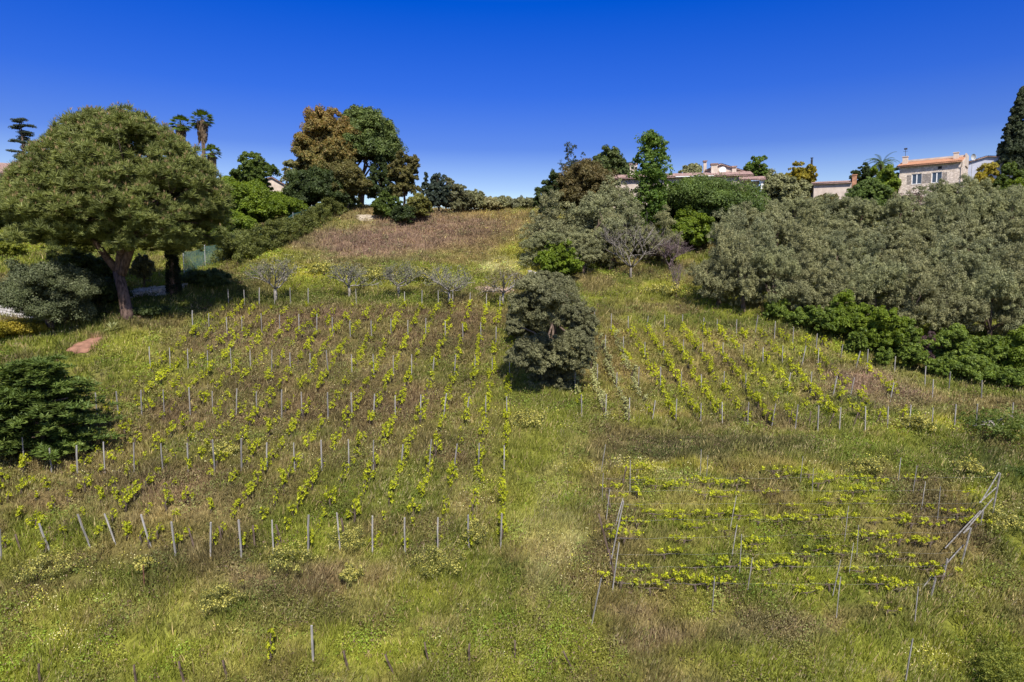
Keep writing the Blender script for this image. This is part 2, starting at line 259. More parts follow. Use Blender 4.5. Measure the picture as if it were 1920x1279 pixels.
# ------------------------------------------------------------ ground colour: patches of vegetation, and tree shade painted with some dark ones
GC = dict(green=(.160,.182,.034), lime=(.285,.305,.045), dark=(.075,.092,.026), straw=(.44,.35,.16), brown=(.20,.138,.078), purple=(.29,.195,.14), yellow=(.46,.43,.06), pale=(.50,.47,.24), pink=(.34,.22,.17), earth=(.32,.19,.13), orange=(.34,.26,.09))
PATCH = [(720,435,190,40,'purple',1.0),(690,465,120,22,'purple',1.0),(800,445,120,30,'purple',.8),(860,410,170,22,'orange',.6),(760,398,120,10,'orange',.6),(900,470,90,40,'orange',.45),(975,480,40,30,'lime',.7),(960,440,40,30,'yellow',.5),(980,500,50,25,'yellow',.7),(640,420,60,12,'lime',.6),
 (520,478,60,14,'lime',.8),(560,508,50,13,'yellow',.6),(620,515,60,12,'yellow',.7),(800,522,60,14,'yellow',.8),(720,530,130,14,'lime',.8),(900,525,60,16,'lime',.8),(940,500,40,12,'pale',.7),(690,558,160,12,'dark',.55),(470,550,60,25,'dark',.7),(390,570,80,25,'dark',.8),  # dark patches: shade of the orchard trees and pine painted into the ground
 (560,600,130,25,'brown',.9),(800,590,140,18,'brown',.9),(800,640,120,30,'brown',.8),(870,620,60,40,'brown',.75),(630,590,40,15,'purple',.6),(480,640,110,20,'brown',.6),(560,680,90,22,'pink',.45),(700,690,80,25,'straw',.35),(460,720,150,22,'brown',.6),(650,760,80,30,'dark',.5),(780,760,120,40,'brown',.75),(560,760,60,30,'brown',.5),(420,790,100,20,'purple',.5),
 (300,650,70,30,'lime',.8),(250,640,50,20,'lime',.8),(230,720,50,40,'green',.6),(220,800,60,30,'brown',.4),(120,880,120,22,'straw',.5),(250,900,160,22,'brown',.6),(60,930,120,30,'brown',.75),(330,930,120,22,'purple',.5),(300,965,130,15,'straw',.6),(160,940,80,20,'straw',.4),(520,900,90,20,'brown',.4),(560,960,120,25,'green',.6),(420,960,50,20,'straw',.4),(650,940,60,20,'lime',.4),(720,930,70,30,'green',.5),(850,860,60,40,'brown',.5),(870,930,30,40,'straw',.4),
 (980,800,80,40,'straw',.25),(1000,640,40,60,'dark',.3),(1000,700,70,50,'green',.8),(1020,780,80,60,'green',.5),(1050,850,60,70,'green',.6),(1000,920,50,50,'dark',.35),(1040,985,28,80,'pale',.9),(1030,1060,30,50,'pale',.5),(1050,880,18,50,'pale',.5),(1640,835,260,14,'dark',.4),(1035,1120,40,80,'pale',.3),(1020,900,50,120,'lime',.6),(1030,1200,60,100,'lime',.6),(1040,985,25,70,'straw',.5),(1035,1040,30,25,'straw',.8),(1055,880,14,50,'straw',.55),(1010,1090,30,60,'straw',.5),(990,1150,25,50,'straw',.45),(1070,1000,20,50,'pale',.4),(940,990,60,40,'lime',.4),(1080,930,40,80,'lime',.5),  # the upper dark patch paints the holm oak's shade on the grass
 (120,1060,130,25,'brown',.45),(60,1010,80,20,'green',.5),(200,1090,150,35,'green',.6),(60,1160,100,40,'lime',.5),(640,1080,110,25,'purple',.75),(600,1105,70,20,'brown',.7),(450,1080,60,40,'purple',.5),(330,1150,90,30,'straw',.3),(200,1180,80,25,'brown',.5),(480,1140,70,40,'dark',.6),(600,1160,60,30,'dark',.5),(820,1110,60,45,'lime',.9),(800,1140,60,30,'green',.7),(900,1060,60,30,'dark',.4),(700,1220,200,40,'lime',.8),(300,1230,200,40,'lime',.7),(860,1160,25,15,'straw',.6),(920,1210,80,40,'green',.5),
 (1250,640,150,30,'orange',.55),(1400,650,90,30,'straw',.45),(1150,700,60,60,'orange',.45),(1330,720,120,50,'orange',.35),(1350,610,120,15,'dark',.5),(1200,560,100,18,'lime',.6),(1240,540,60,10,'yellow',.4),(1180,580,80,15,'brown',.3),(1620,720,90,28,'pink',.75),(1700,745,80,22,'pink',.6),(1530,690,60,20,'brown',.55),(1780,790,60,15,'yellow',.6),(1700,800,40,12,'yellow',.5),(1560,770,80,20,'green',.4),(1250,780,120,10,'orange',.5),
 (1300,840,220,28,'brown',.8),(1450,850,120,20,'brown',.6),(1210,830,60,20,'dark',.5),(1350,828,160,10,'dark',.6),(1600,860,120,25,'green',.9),(1750,860,80,30,'green',.9),(1690,830,100,14,'lime',.5),(1840,870,80,40,'dark',.8),(1230,878,130,10,'yellow',.6),(1480,882,120,8,'orange',.6),(1400,940,160,20,'orange',.3),(1300,930,60,20,'straw',.35),(1620,985,90,25,'brown',.55),(1400,1000,250,20,'green',.4),(1560,1090,150,20,'lime',.4),(1300,1060,100,30,'green',.5),(1250,1010,60,15,'straw',.3),(1850,930,40,20,'lime',.7),(1800,1000,60,60,'brown',.4),(1880,1050,50,60,'dark',.5),(1880,1120,60,60,'brown',.4),
 (1230,1210,60,18,'pink',.75),(1280,1200,50,15,'purple',.6),(1480,1170,120,25,'purple',.55),(1180,1140,50,12,'purple',.5),(1600,1150,100,15,'brown',.5),(1700,1180,80,40,'green',.5),(1100,1220,70,40,'lime',.6),(1400,1230,150,30,'lime',.5),(1300,1260,100,20,'straw',.4),(1760,1230,50,30,'yellow',.55),(1600,1240,80,40,'green',.6),(1850,1240,60,40,'dark',.7),(1330,1150,80,15,'lime',.4),
 (60,465,120,14,'lime',.8),(150,480,90,12,'green',.5),(160,642,22,14,'earth',1.0),(90,640,60,14,'green',.6),(200,590,80,22,'dark',.9),(300,560,70,20,'dark',.9),(80,580,90,16,'dark',.6)]  # dark patches paint the shade beneath the big pine
PATCH += [(850,425,170,32,'purple',.9),(930,402,80,10,'orange',.8),(900,440,70,22,'brown',.6),(140,1110,90,18,'brown',.5),(380,1190,60,18,'purple',.35),(230,1150,50,14,'straw',.4),(560,1230,70,16,'straw',.35),(800,1250,80,16,'brown',.35),(450,1200,500,75,'lime',.25),(900,1220,260,60,'lime',.3),(1550,1240,350,40,'lime',.4),(1010,900,60,170,'lime',.45),(1000,760,60,60,'green',.5),(1600,850,280,18,'green',.5),(1300,850,230,14,'dark',.6),(450,760,260,60,'brown',.40),(700,720,200,60,'brown',.35),(300,900,260,50,'brown',.5),(600,850,220,40,'brown',.45),(650,640,260,50,'brown',.5),(400,780,200,60,'brown',.4),(800,800,150,60,'brown',.3),(450,640,150,30,'purple',.35),(850,680,90,50,'dark',.35)]
PC = np.array([GC[p[4]] for p in PATCH]); PG = np.array([p[:4]+(p[5],) for p in PATCH], float)
def ground_col(X, Y, Z, seed=0):
    px, py, d = proj(X, Y, Z)
    wx = (fbm(X*.35, Y*.35, 21)-.5); wy = (fbm(X*.35, Y*.35, 31)-.5)
    px = px+wx*110*30/np.maximum(d, 20)*1.6; py = py+wy*46*30/np.maximum(d, 20)*1.3
    n1 = fbm(X*.22, Y*.22, 41); n2 = fbm(X*1.1, Y*1.1, 51, 3); n3 = fbm(X*.5+7, Y*.5, 61, 3)
    g = np.array(GC['green']); l = np.array(GC['lime']); b = np.array(GC['brown']); s = np.array(GC['straw'])
    c = g*np.ones((len(X),1))
    def mixin(c, k, w): return c*(1-w[:,None])+np.array(k)*w[:,None]
    c = mixin(c, l, np.clip((n3-.42)*3, 0, .8)); c = mixin(c, b, np.clip((n1-.50)*4, 0, .65)); c = mixin(c, s, np.clip((n2-.62)*4, 0, .55))
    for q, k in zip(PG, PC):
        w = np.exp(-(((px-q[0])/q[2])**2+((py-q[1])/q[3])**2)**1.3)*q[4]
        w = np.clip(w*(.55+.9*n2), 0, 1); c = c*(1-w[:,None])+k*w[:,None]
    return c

# ------------------------------------------------------------ the ground: one sheet to the horizon
def axis(lo, hi, step, far):
    a = list(np.arange(lo, hi+1e-6, step)); s = step
    while a[-1] < far: s *= 1.35; a.append(a[-1]+s)
    s = step; b = []; v = lo
    while v > -far: s *= 1.35; v -= s; b.append(v)
    return np.array(b[::-1]+a)
gx = axis(-100, 100, .5, 1800); gy = axis(12, 150, .5, 2200); GX, GY = np.meshgrid(gx, gy); GZ = zt(GX, GY)
nx, ny = len(gx), len(gy); idx = np.arange(nx*ny).reshape(ny, nx)
F = np.stack([idx[:-1,:-1], idx[:-1,1:], idx[1:,1:], idx[1:,:-1]], -1).reshape(-1, 4)
m, t, b = principled('meadow_soil'); a = t.nodes.new('ShaderNodeAttribute'); a.attribute_name = 'Col'
r, n = noise_color(t, (.45,.42,.36), (1.25,1.2,1.1), 5, 8, .3, .7); mx = t.nodes.new('ShaderNodeMix'); mx.data_type = 'RGBA'; mx.blend_type = 'MULTIPLY'; mx.inputs['Factor'].default_value = 1
t.links.new(a.outputs['Color'], mx.inputs['A']); t.links.new(r.outputs[0], mx.inputs['B']); t.links.new(mx.outputs['Result'], b.inputs['Base Color']); b.inputs['Roughness'].default_value = 1; b.inputs['Specular IOR Level'].default_value = .1
bp = t.nodes.new('ShaderNodeBump'); bp.inputs['Distance'].default_value = .25; bp.inputs['Strength'].default_value = .8; t.links.new(n.outputs['Fac'], bp.inputs['Height']); t.links.new(bp.outputs[0], b.inputs['Normal'])
V = np.stack([GX.ravel(), GY.ravel(), GZ.ravel()], 1)
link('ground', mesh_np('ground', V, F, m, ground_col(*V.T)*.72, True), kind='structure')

CLEAR = [(*hit(160, 648)[0][:2], .95, 1.6), (*hit(290, 548)[0][:2], 2.5, 1.5), (*hit(925, 545)[0][:2], 2.0, 1.1), (*hit(686, 410)[0][:2], 1.6, 1.4)]
def clear(X, Y):
    k = np.ones(len(X), bool)
    for a, c, rx, ry in CLEAR: k &= ((X-a)/rx)**2+((Y-c)/ry)**2 > .85
    return k
# ------------------------------------------------------------ grass, weeds, wildflowers (nobody could count them)
def scatter(n, rg, r0=20, r1=150, a=47, pw=0.0):
    r = np.exp(rg.uniform(math.log(r0), math.log(r1), n)); th = R(a)*rg.uniform(-1, 1, n); X = r*np.sin(th); Y = r*np.cos(th); return X, Y
rg = np.random.default_rng(11); n = 230000; X, Y = scatter(n, rg)
keep = fbm(X*1.3, Y*1.3, 71, 3)+rg.uniform(-.25, .25, n) > .38; keep &= clear(X, Y); X = X[keep]; Y = Y[keep]; n = len(X)
Z = zt(X, Y); col = ground_col(X, Y, Z); dist = np.hypot(X, Y); tall = .25+1.6*fbm(X*.8, Y*.8, 81, 3)
bl = 6; k = np.repeat(np.arange(n), bl); N_ = n*bl
ang = rg.uniform(0, 6.283, N_); rr = rg.uniform(.02, .22, N_)*(.6+dist[k]/70); h = rg.uniform(.16, .42, N_)*tall[k]*(.8+dist[k]/160)
wdir = np.stack([np.cos(ang), np.sin(ang), np.zeros(N_)], 1); base = np.stack([X[k], Y[k], Z[k]-.03], 1)+wdir*rr[:,None]
lean = wdir*(h*rg.uniform(.1, .8, N_))[:,None]; lean[:,0] += h*.15
tip = base+lean+np.array([0,0,1.])*h[:,None]; wd = (.010+.00052*dist[k])*rg.uniform(.6, 1.5, N_)
pa = rg.uniform(0, 6.283, N_); pv = np.stack([np.cos(pa), np.sin(pa), np.zeros(N_)], 1)*wd[:,None]
V = np.stack([base-pv, base+pv, tip], 1).reshape(-1, 3); tj = rg.random(N_)
cc = col[k]*(1+rg.uniform(-.3, .35, (N_,1))); w = (tj > .93)[:,None]; cc = np.where(w, np.array(GC['straw'])*(1+rg.uniform(-.3, .3, (N_,1))), cc)
link('grass', mesh_np('grass', V, np.arange(3*N_).reshape(-1, 3), M_grass, np.repeat(cc, 3, 0)), label='long rough meadow grass covering the whole hillside', kind='stuff')
rg = np.random.default_rng(12); n = 90000; X, Y = scatter(n, rg); ph = fbm(X*.55, Y*.55, 91, 4)
keep = (ph+rg.uniform(-.1, .1, n) > .5) & clear(X, Y); X = X[keep]; Y = Y[keep]; ph = ph[keep]; n = len(X); Z = zt(X, Y); dist = np.hypot(X, Y); col = ground_col(X, Y, Z)
bl = 16; k = np.repeat(np.arange(n), bl); N_ = n*bl; d = unit(N_, rg, .05); hr = ((.12+1.0*np.clip(ph-.48, 0, .3))*rg.uniform(.7, 1.6, n)*(.8+dist/100))[k]
p = np.stack([X[k], Y[k], Z[k]], 1)+d*hr[:,None]*np.array([1.3,1.3,1.15])*rg.uniform(.5, 1, (N_,1)); nr = norm(d+rg.normal(0, .6, (N_,3))); u = norm(np.cross(nr, rg.normal(0, 1, (N_,3)))); v = np.cross(nr, u)
sz = ((.018+.00075*dist[k])*rg.uniform(.6, 1.4, N_))[:,None]; V = np.stack([p+u*sz, p+v*sz*.6, p-u*sz, p-v*sz*.6], 1).reshape(-1, 3)
cc = col[k]*(1+rg.uniform(-.25, .3, (N_,1))); gm = (fbm(X*.9, Y*.9, 95, 3) > .52)[k][:,None]; cc = np.where(gm, cc*np.array([.85,1.08,.8]), cc); bm = (rg.random(n) < .16)[k][:,None]; cc = np.where(bm, np.array([.17,.115,.075])*rg.uniform(.6, 1.4, (N_,1)), cc)
link('weeds', mesh_np('weeds', V, np.arange(4*N_).reshape(-1, 4), M_grass, np.repeat(cc, 4, 0)), label='low leafy weeds growing in lumps among the grass', kind='stuff')
rg = np.random.default_rng(14); n = 16000; X, Y = scatter(n, rg, 20, 75); keep = fbm(X*.4, Y*.4, 77, 3) > .54; X = X[keep]; Y = Y[keep]; n = len(X); Z = zt(X, Y); dist = np.hypot(X, Y)
bl = 5; k = np.repeat(np.arange(n), bl); N_ = n*bl; a = rg.uniform(0, 6.283, N_); h = rg.uniform(.3, .65, N_); base = np.stack([X[k], Y[k], Z[k]], 1)+np.stack([np.cos(a), np.sin(a), 0*a], 1)*rg.uniform(0, .25, (N_,1)); tip = base+np.stack([np.cos(a)*h*.25+h*.12, np.sin(a)*h*.25, h], 1)
wd = ((.003+.00022*dist[k])*rg.uniform(.7, 1.3, N_))[:,None]; a2 = rg.uniform(0, 6.283, N_); pv = np.stack([np.cos(a2), np.sin(a2), 0*a2], 1)*wd; q = base*.25+tip*.75
V = np.concatenate([np.stack([base-pv*.5, base+pv*.5, q], 1), np.stack([q-pv*1.6, q+pv*1.6, tip+np.array([.04,0,.05])], 1)]).reshape(-1, 3); cl = np.where(rg.random((N_,1)) > .45, np.array([.42,.35,.18]), np.array([.27,.30,.07]))*rg.uniform(.7, 1.25, (N_,1))
link('seed_heads', mesh_np('seed_heads', V, np.arange(6*N_).reshape(-1, 3), M_grass, np.repeat(np.concatenate([cl, cl]), 3, 0)), label='taller straw-coloured grass stalks with seed heads', kind='stuff')
rg = np.random.default_rng(13); n = 200000; X, Y = scatter(n, rg); Z = zt(X, Y); px, py, dd = proj(X, Y, Z)
FL = [(560,508,60,14,.8),(630,515,70,14,.8),(800,522,70,14,.9),(950,500,50,16,.8),(980,450,50,40,.4),(520,480,50,14,.6),(430,840,70,25,.5),(980,790,70,22,.55),(100,1070,80,30,.5),(90,1130,60,25,.4),(120,1200,80,25,.5),(1220,880,120,14,.9),(1300,890,100,14,.5),(1620,880,60,18,.6),(1720,790,90,16,.5),(1820,890,50,20,.7),(1100,1060,60,60,.25),(760,900,60,20,.3),(1200,780,100,10,.4),(1780,1240,70,30,.6),(1240,545,80,12,.4),(640,420,50,10,.5),(270,1060,60,20,.3),(150,900,80,20,.4),(1880,970,60,15,.5),(880,920,40,30,.35),(700,1200,250,50,.12),(560,740,300,120,.06),(1300,680,200,70,.10),(880,395,90,8,.4)]
w = np.zeros(n)
for a_, b_, c_, d_, s_ in FL: w = np.maximum(w, np.exp(-(((px-a_)/c_)**2+((py-b_)/d_)**2))*s_)
w *= np.clip((fbm(X*1.4, Y*1.4, 99, 3)-.35)*3, 0, 1); keep = rg.random(n) < w*.55; X = X[keep]; Y = Y[keep]; Z = Z[keep]; n = len(X); dist = np.hypot(X, Y)
bl = 5; k = np.repeat(np.arange(n), bl); N_ = n*bl; p = np.stack([X[k], Y[k], Z[k]+.3], 1)+rg.normal(0, 1, (N_,3))*np.array([.14,.14,.09])*(.7+dist[k]/100)[:,None]
nr = norm(rg.normal(0, .5, (N_,3))+np.array([0,-.4,1])); u = norm(np.cross(nr, rg.normal(0, 1, (N_,3)))); v = np.cross(nr, u); sz = ((.010+.0005*dist[k])*rg.uniform(.6, 1.3, N_))[:,None]
V = np.stack([p+u*sz, p+v*sz, p-u*sz, p-v*sz], 1).reshape(-1, 3); tj = rg.random(n)[k][:,None]; cc = np.where(tj > .5, np.array([.62,.58,.10]), np.array([.62,.58,.30]))*(1+rg.uniform(-.2, .2, (N_,1)))
link('wildflowers', mesh_np('wildflowers', V, np.arange(4*N_).reshape(-1, 4), M_grass, np.repeat(cc, 4, 0)), label='small pale yellow wildflowers in drifts over the grass', kind='stuff')
# ------------------------------------------------------------ houses
def tiled_slope(name, p00, p10, p01, p11, nrow, mat, amp=.07, n=None, parent=None, thick=.10):
    """rounded roof tiles: corrugated sheet from eaves (p00-p10) to ridge (p01-p11)"""
    p00, p10, p01, p11 = [np.array(p, float) for p in (p00, p10, p01, p11)]; w = np.linalg.norm(p10-p00); n = n or max(8, int(w/.24)); cols_ = n*4+1
    nr = np.cross(p10-p00, p01-p00); nr /= np.linalg.norm(nr); rows = max(3, nrow)*2; V = []; F = []
    for j in range(rows):
        v = (j//2+(j % 2)*.98)/(rows/2) if rows > 2 else j; v = min(v, 1); lift = .035*(1-(j % 2))
        for i in range(cols_):
            u = i/(cols_-1); q = p00*(1-u)*(1-v)+p10*u*(1-v)+p01*(1-u)*v+p11*u*v; V.append(q+nr*(amp*abs(math.sin(math.pi*i/4))+lift))
    for j in range(rows-1):
        for i in range(cols_-1): a = j*cols_+i; F.append((a, a+1, a+cols_+1, a+cols_))
    B = len(V)
    for q in (p00, p10, p11, p01): V.append(q-nr*.005)
    for q in (p00, p10, p11, p01): V.append(q-nr*thick)
    F += [(B+7, B+6, B+5, B+4), (B, B+1, B+5, B+4), (B+1, B+2, B+6, B+5), (B+2, B+3, B+7, B+6), (B+3, B, B+4, B+7)]
    return link(name, mesh_np(name, V, F, mat), parent)
def window(parent, x, z, w, h, y, shutters=True, bars=1):
    """casement in the wall plane y (outside is -y)"""
    f = MB(); t_ = .09
    f.box(x-w/2, x-w/2+t_, y-.05, y+.06, z, z+h); f.box(x+w/2-t_, x+w/2, y-.05, y+.06, z, z+h); f.box(x-w/2+t_, x+w/2-t_, y-.047, y+.06, z, z+t_); f.box(x-w/2+t_, x+w/2-t_, y-.047, y+.06, z+h-t_, z+h)
    f.box(x-.07, x+.07, y-.053, y+.06, z+t_, z+h-t_)
    o = link('window', f.mesh('window', M_white), parent); link('pane', MB().box(x-w/2+t_, x+w/2-t_, y+.01, y+.02, z+t_, z+h-t_).mesh('pane', M_glass), o)
    link('sill', MB().box(x-w/2-.1, x+w/2+.1, y-.14, y+.02, z-.09, z-.003).mesh('sill', M_plaster), o)
    if shutters:
        for s in (-1, 1):
            x0 = x+s*(w/2+.02); x1 = x+s*(w/2+.02+w*.52); g = MB().box(min(x0,x1), max(x0,x1), y-.10, y-.055, z-.03, z+h+.03)
            for i in range(9): zz = z+.06+i*(h-.12)/9; g.box(min(x0,x1)+.06, max(x0,x1)-.06, y-.125, y-.102, zz, zz+.08)
            link('shutter', g.mesh('shutter', M_shutter), parent)
def wall_holes(x0, x1, z0, z1, y0, y1, holes):     # a wall slab with real openings, no coplanar overlaps
    m = MB(); xs = sorted({x0, x1}|{h[0] for h in holes}|{h[1] for h in holes}); zs = sorted({z0, z1}|{h[2] for h in holes}|{h[3] for h in holes})
    for i in range(len(xs)-1):
        for j in range(len(zs)-1):
            cx, cz = (xs[i]+xs[i+1])/2, (zs[j]+zs[j+1])/2
            if any(h[0] < cx < h[1] and h[2] < cz < h[3] for h in holes): continue
            m.add([(xs[i],y0,zs[j]),(xs[i+1],y0,zs[j]),(xs[i+1],y0,zs[j+1]),(xs[i],y0,zs[j+1])], [(0,1,2,3)])
            m.add([(xs[i],y1,zs[j]),(xs[i+1],y1,zs[j]),(xs[i+1],y1,zs[j+1]),(xs[i],y1,zs[j+1])], [(3,2,1,0)])
    for h in holes:
        a, b_, c, d = h; m.add([(a,y0,c),(b_,y0,c),(b_,y1,c),(a,y1,c)], [(0,1,2,3)]); m.add([(a,y0,d),(b_,y0,d),(b_,y1,d),(a,y1,d)], [(3,2,1,0)])
        m.add([(a,y0,c),(a,y1,c),(a,y1,d),(a,y0,d)], [(0,1,2,3)]); m.add([(b_,y0,c),(b_,y1,c),(b_,y1,d),(b_,y0,d)], [(3,2,1,0)])
    return m
# --- stone house with orange roof. photo x 1682..1810 at about 100 m
D = 100.0; u = D/FPX
pL = at(1685, 352, D+1.0); pR = at(1803, 340, D-3.9)
yaw = math.atan2(pR[1]-pL[1], pR[0]-pL[0]); Wd = math.hypot(pR[0]-pL[0], pR[1]-pL[1]); zb = pL[2]-3.0; Hh = at(1685, 313, D+1.0)[2]-zb
st = empty('stone_house', (pL[0], pL[1], zb), 'cream stone house with orange tiled roof, two white windows and dark shutters', 'house', rz=yaw)
wz = Hh-2.75; ws = 1.28; wh = 1.5; wx = [Wd*.29, Wd*.61]
m = wall_holes(0, Wd, -2, Hh, 0, .4, [(x-ws/2, x+ws/2, wz, wz+wh) for x in wx]+[(Wd*.62, Wd*.62+.5, Hh-.85, Hh-.45)])
m.box(0, .4, .403, 7, -2, Hh-.003); m.box(Wd-.4, Wd, .403, 7, -2, Hh-.003); m.box(.403, Wd-.403, 6.6, 6.997, -2, Hh-.003)
m.prism([(Wd-.02, Hh+.003), (Wd-.02, Hh+.003)], 0, 1) if False else None
m.add([(Wd-.3,.2,Hh),(Wd-.003,.2,Hh),(Wd-.003,7,Hh),(Wd-.3,7,Hh),(Wd-.3,3.4,Hh+0.97),(Wd-.003,3.4,Hh+0.97)], [(0,1,5,4),(1,2,5),(0,4,3),(2,3,4,5)])
link('wall', m.mesh('wall', M_stone), st)
for x in wx: window(st, x, wz+.003, ws-.01, wh-.01, .12)
link('vent', MB().box(Wd*.62+.01, Wd*.62+.49, .2, .25, Hh-.84, Hh-.46).mesh('vent', M_iron), st)
tiled_slope('roof', (-.35,-.5,Hh-.02), (Wd-.05,-.5,Hh-.02), (-.35,3.4,Hh+1.02), (Wd-.05,3.4,Hh+1.02), 8, M_tile, parent=st)
tiled_slope('rear_roof', (Wd-.05,7.3,Hh-.02), (-.35,7.3,Hh-.02), (Wd-.05,3.42,Hh+1.02), (-.35,3.42,Hh+1.02), 8, M_tile2, parent=st)
m = MB()
for i in range(int(Wd/.28)): m.box(-.3+i*.28, -.16+i*.28, -.45, .05, Hh-.20, Hh-.13)
link('eaves_tiles', m.mesh('eaves_tiles', M_tile2), st)
m = MB().box(-.1, Wd+.02, 3.2, 3.55, Hh+1.05, Hh+1.30); link('ridge_parapet', m.mesh('ridge_parapet', M_plaster), st)
m = MB().prism([(Wd-.0,Hh+.0),(Wd+.001,Hh+.0)], 0, 0) if False else MB().box(Wd-.06, Wd+.12, 3.0, 6.0, Hh-.3, Hh+1.47); link('end_parapet', m.mesh('end_parapet', M_plaster), st)
c_ = link('chimney', MB().box(Wd-1.35, Wd-.75, 1.7, 2.3, Hh+.4, Hh+1.47).box(Wd-1.42, Wd-.68, 1.63, 2.37, Hh+1.473, Hh+1.57).mesh('chimney', M_plaster), st)
c_ = link('chimney', MB().box(.1, .75, 1.2, 1.9, Hh+.2, Hh+1.5).box(.03, .82, 1.13, 1.97, Hh+1.503, Hh+1.6).mesh('chimney', M_plaster), st)
m = MB().tube([(.4,1.55,Hh+1.6),(.4,1.55,Hh+2.75)], .03, 5).box(.1,.7,1.53,1.57,Hh+2.35,Hh+2.39).box(.2,.62,1.53,1.57,Hh+2.6,Hh+2.85); link('weather_vane', m.mesh('weather_vane', M_iron), st)
link('downpipe', MB().tube([(Wd-.12,-.06,-2),(Wd-.12,-.06,Hh-.9),(Wd-.02,-.4,Hh-.15)], .05, 6).mesh('downpipe', M_plaster), st)
# --- pale grey house with satellite dish, right of the stone house
D2 = 108; q = at(1812, 322, D2); zt_ = at(1812, 306, D2)[2]
gh = empty('grey_house', (q[0], q[1], zt_-4.5), 'pale grey gabled house with low tiled roof right of the orange roofed stone house', 'house', rz=R(-30)); Hq = 4.5
m = MB().prism([(0,-2),(7.5,-2),(7.5,Hq+.1),(2.6,Hq+.75),(0,Hq)], 0, 6); link('wall', m.mesh('wall', M_bluewall), gh)
tiled_slope('roof', (2.6,-.3,Hq+.82), (7.9,-.3,Hq+.18), (2.6,6.3,Hq+.82), (7.9,6.3,Hq+.18), 3, M_tile2, parent=gh)
tiled_slope('side_roof', (-.4,-.3,Hq-.02), (2.57,-.3,Hq+.82), (-.4,6.3,Hq-.02), (2.57,6.3,Hq+.82), 3, M_tile2, parent=gh)
wn = link('window', MB().box(1.9,3.0,-.06,-.003,Hq-1.7,Hq-.5).mesh('window', M_shutter), gh); link('pane', MB().box(2.0,2.9,-.09,-.062,Hq-1.6,Hq-.6).mesh('pane', M_glass), wn)
q = at(1822, 318, 106); dsh = empty('satellite_dish', tuple(q), 'round grey satellite dish on a pole between the stone and grey houses', 'satellite dish')
ctr = at(1822, 296, 106)-q; m = MB(); m.tube([(0,0,-3),(0,0,ctr[2])], .05, 6); link('mast', m.mesh('mast', M_wire), dsh)
V = []; F = []; nn = 20
for j in range(5):
    for i in range(nn): r_ = .5*j/4+.001; a = 2*math.pi*i/nn; V.append((r_*math.cos(a)*.8-.15, -.25+.22*(j/4)**2*-1, ctr[2]+r_*math.sin(a)))
for j in range(4):
    for i in range(nn): F.append((j*nn+i, j*nn+(i+1) % nn, (j+1)*nn+(i+1) % nn, (j+1)*nn+i))
link('dish', mesh_np('dish', V, F, M_wire, smooth=True), dsh); link('feed_arm', MB().tube([(-.15,-.3,ctr[2]-.7),(-.15,-.95,ctr[2])], .025, 5).box(-.22,-.08,-1.03,-.9,ctr[2]-.06,ctr[2]+.08).mesh('feed_arm', M_wire), dsh)
q = at(1858, 318, 116); zz = at(1858, 300, 116)[2]; bh = empty('tiled_house', (q[0], q[1], zz-4), 'house with brown tiled roof beneath the tall cypress at the right edge', 'house', rz=R(-32))
link('wall', MB().box(0, 9, 0, 6, -2, 3.9).mesh('wall', M_plaster), bh); tiled_slope('roof', (-.4,-.5,3.9), (9.4,-.5,3.9), (-.4,3,4.9), (9.4,3,4.9), 6, M_tile2, parent=bh); tiled_slope('rear_roof', (9.4,6.5,3.9), (-.4,6.5,3.9), (9.4,3.02,4.9), (-.4,3.02,4.9), 6, M_tile2, parent=bh)
# --- small annex with brick chimney
D3 = 104; q = at(1526, 352, D3); zz = at(1526, 344, D3)[2]; w3 = (1592-1526)*D3/FPX; an = empty('annex', (q[0], q[1], zz-4), 'low plaster outbuilding with brown tiles and a red chimney, left of the palm', 'outbuilding', rz=R(-20)); w3 /= math.cos(R(4))
link('wall', MB().box(0, w3, 0, 5, -2, 3.9).mesh('wall', M_plaster), an); tiled_slope('roof', (-.3,-.4,3.9), (w3-.2,-.4,3.9), (-.3,2.6,4.5), (w3-.2,2.6,4.5), 5, M_tile2, parent=an)
tiled_slope('rear_roof', (w3-.2,5.4,3.9), (-.3,5.4,3.9), (w3-.2,2.62,4.5), (-.3,2.62,4.5), 5, M_tile2, parent=an)
link('chimney', MB().box(w3-.15, w3+.45, -.1, .5, -1, 4.9).box(w3-.22, w3+.52, -.17, .57, 4.903, 5.05).mesh('chimney', M_tile), an)
q = at(1521, 330, 108); z1 = at(1521, 297, 108)[2]; link('chimney_flue', MB().tube([(0,0,-4),(0,0,z1-q[2]-.2)], .16, 8).tube([(0,0,z1-q[2]-.05),(0,0,z1-q[2]+.06)], .22, 8).tube([(0,0,z1-q[2]-.2),(0,0,z1-q[2]-.05)], .09, 6).mesh('chimney_flue', M_iron), None, tuple(q), 0, 'tall thin black flue pipe standing against the sky beside yellow tree', 'flue pipe')
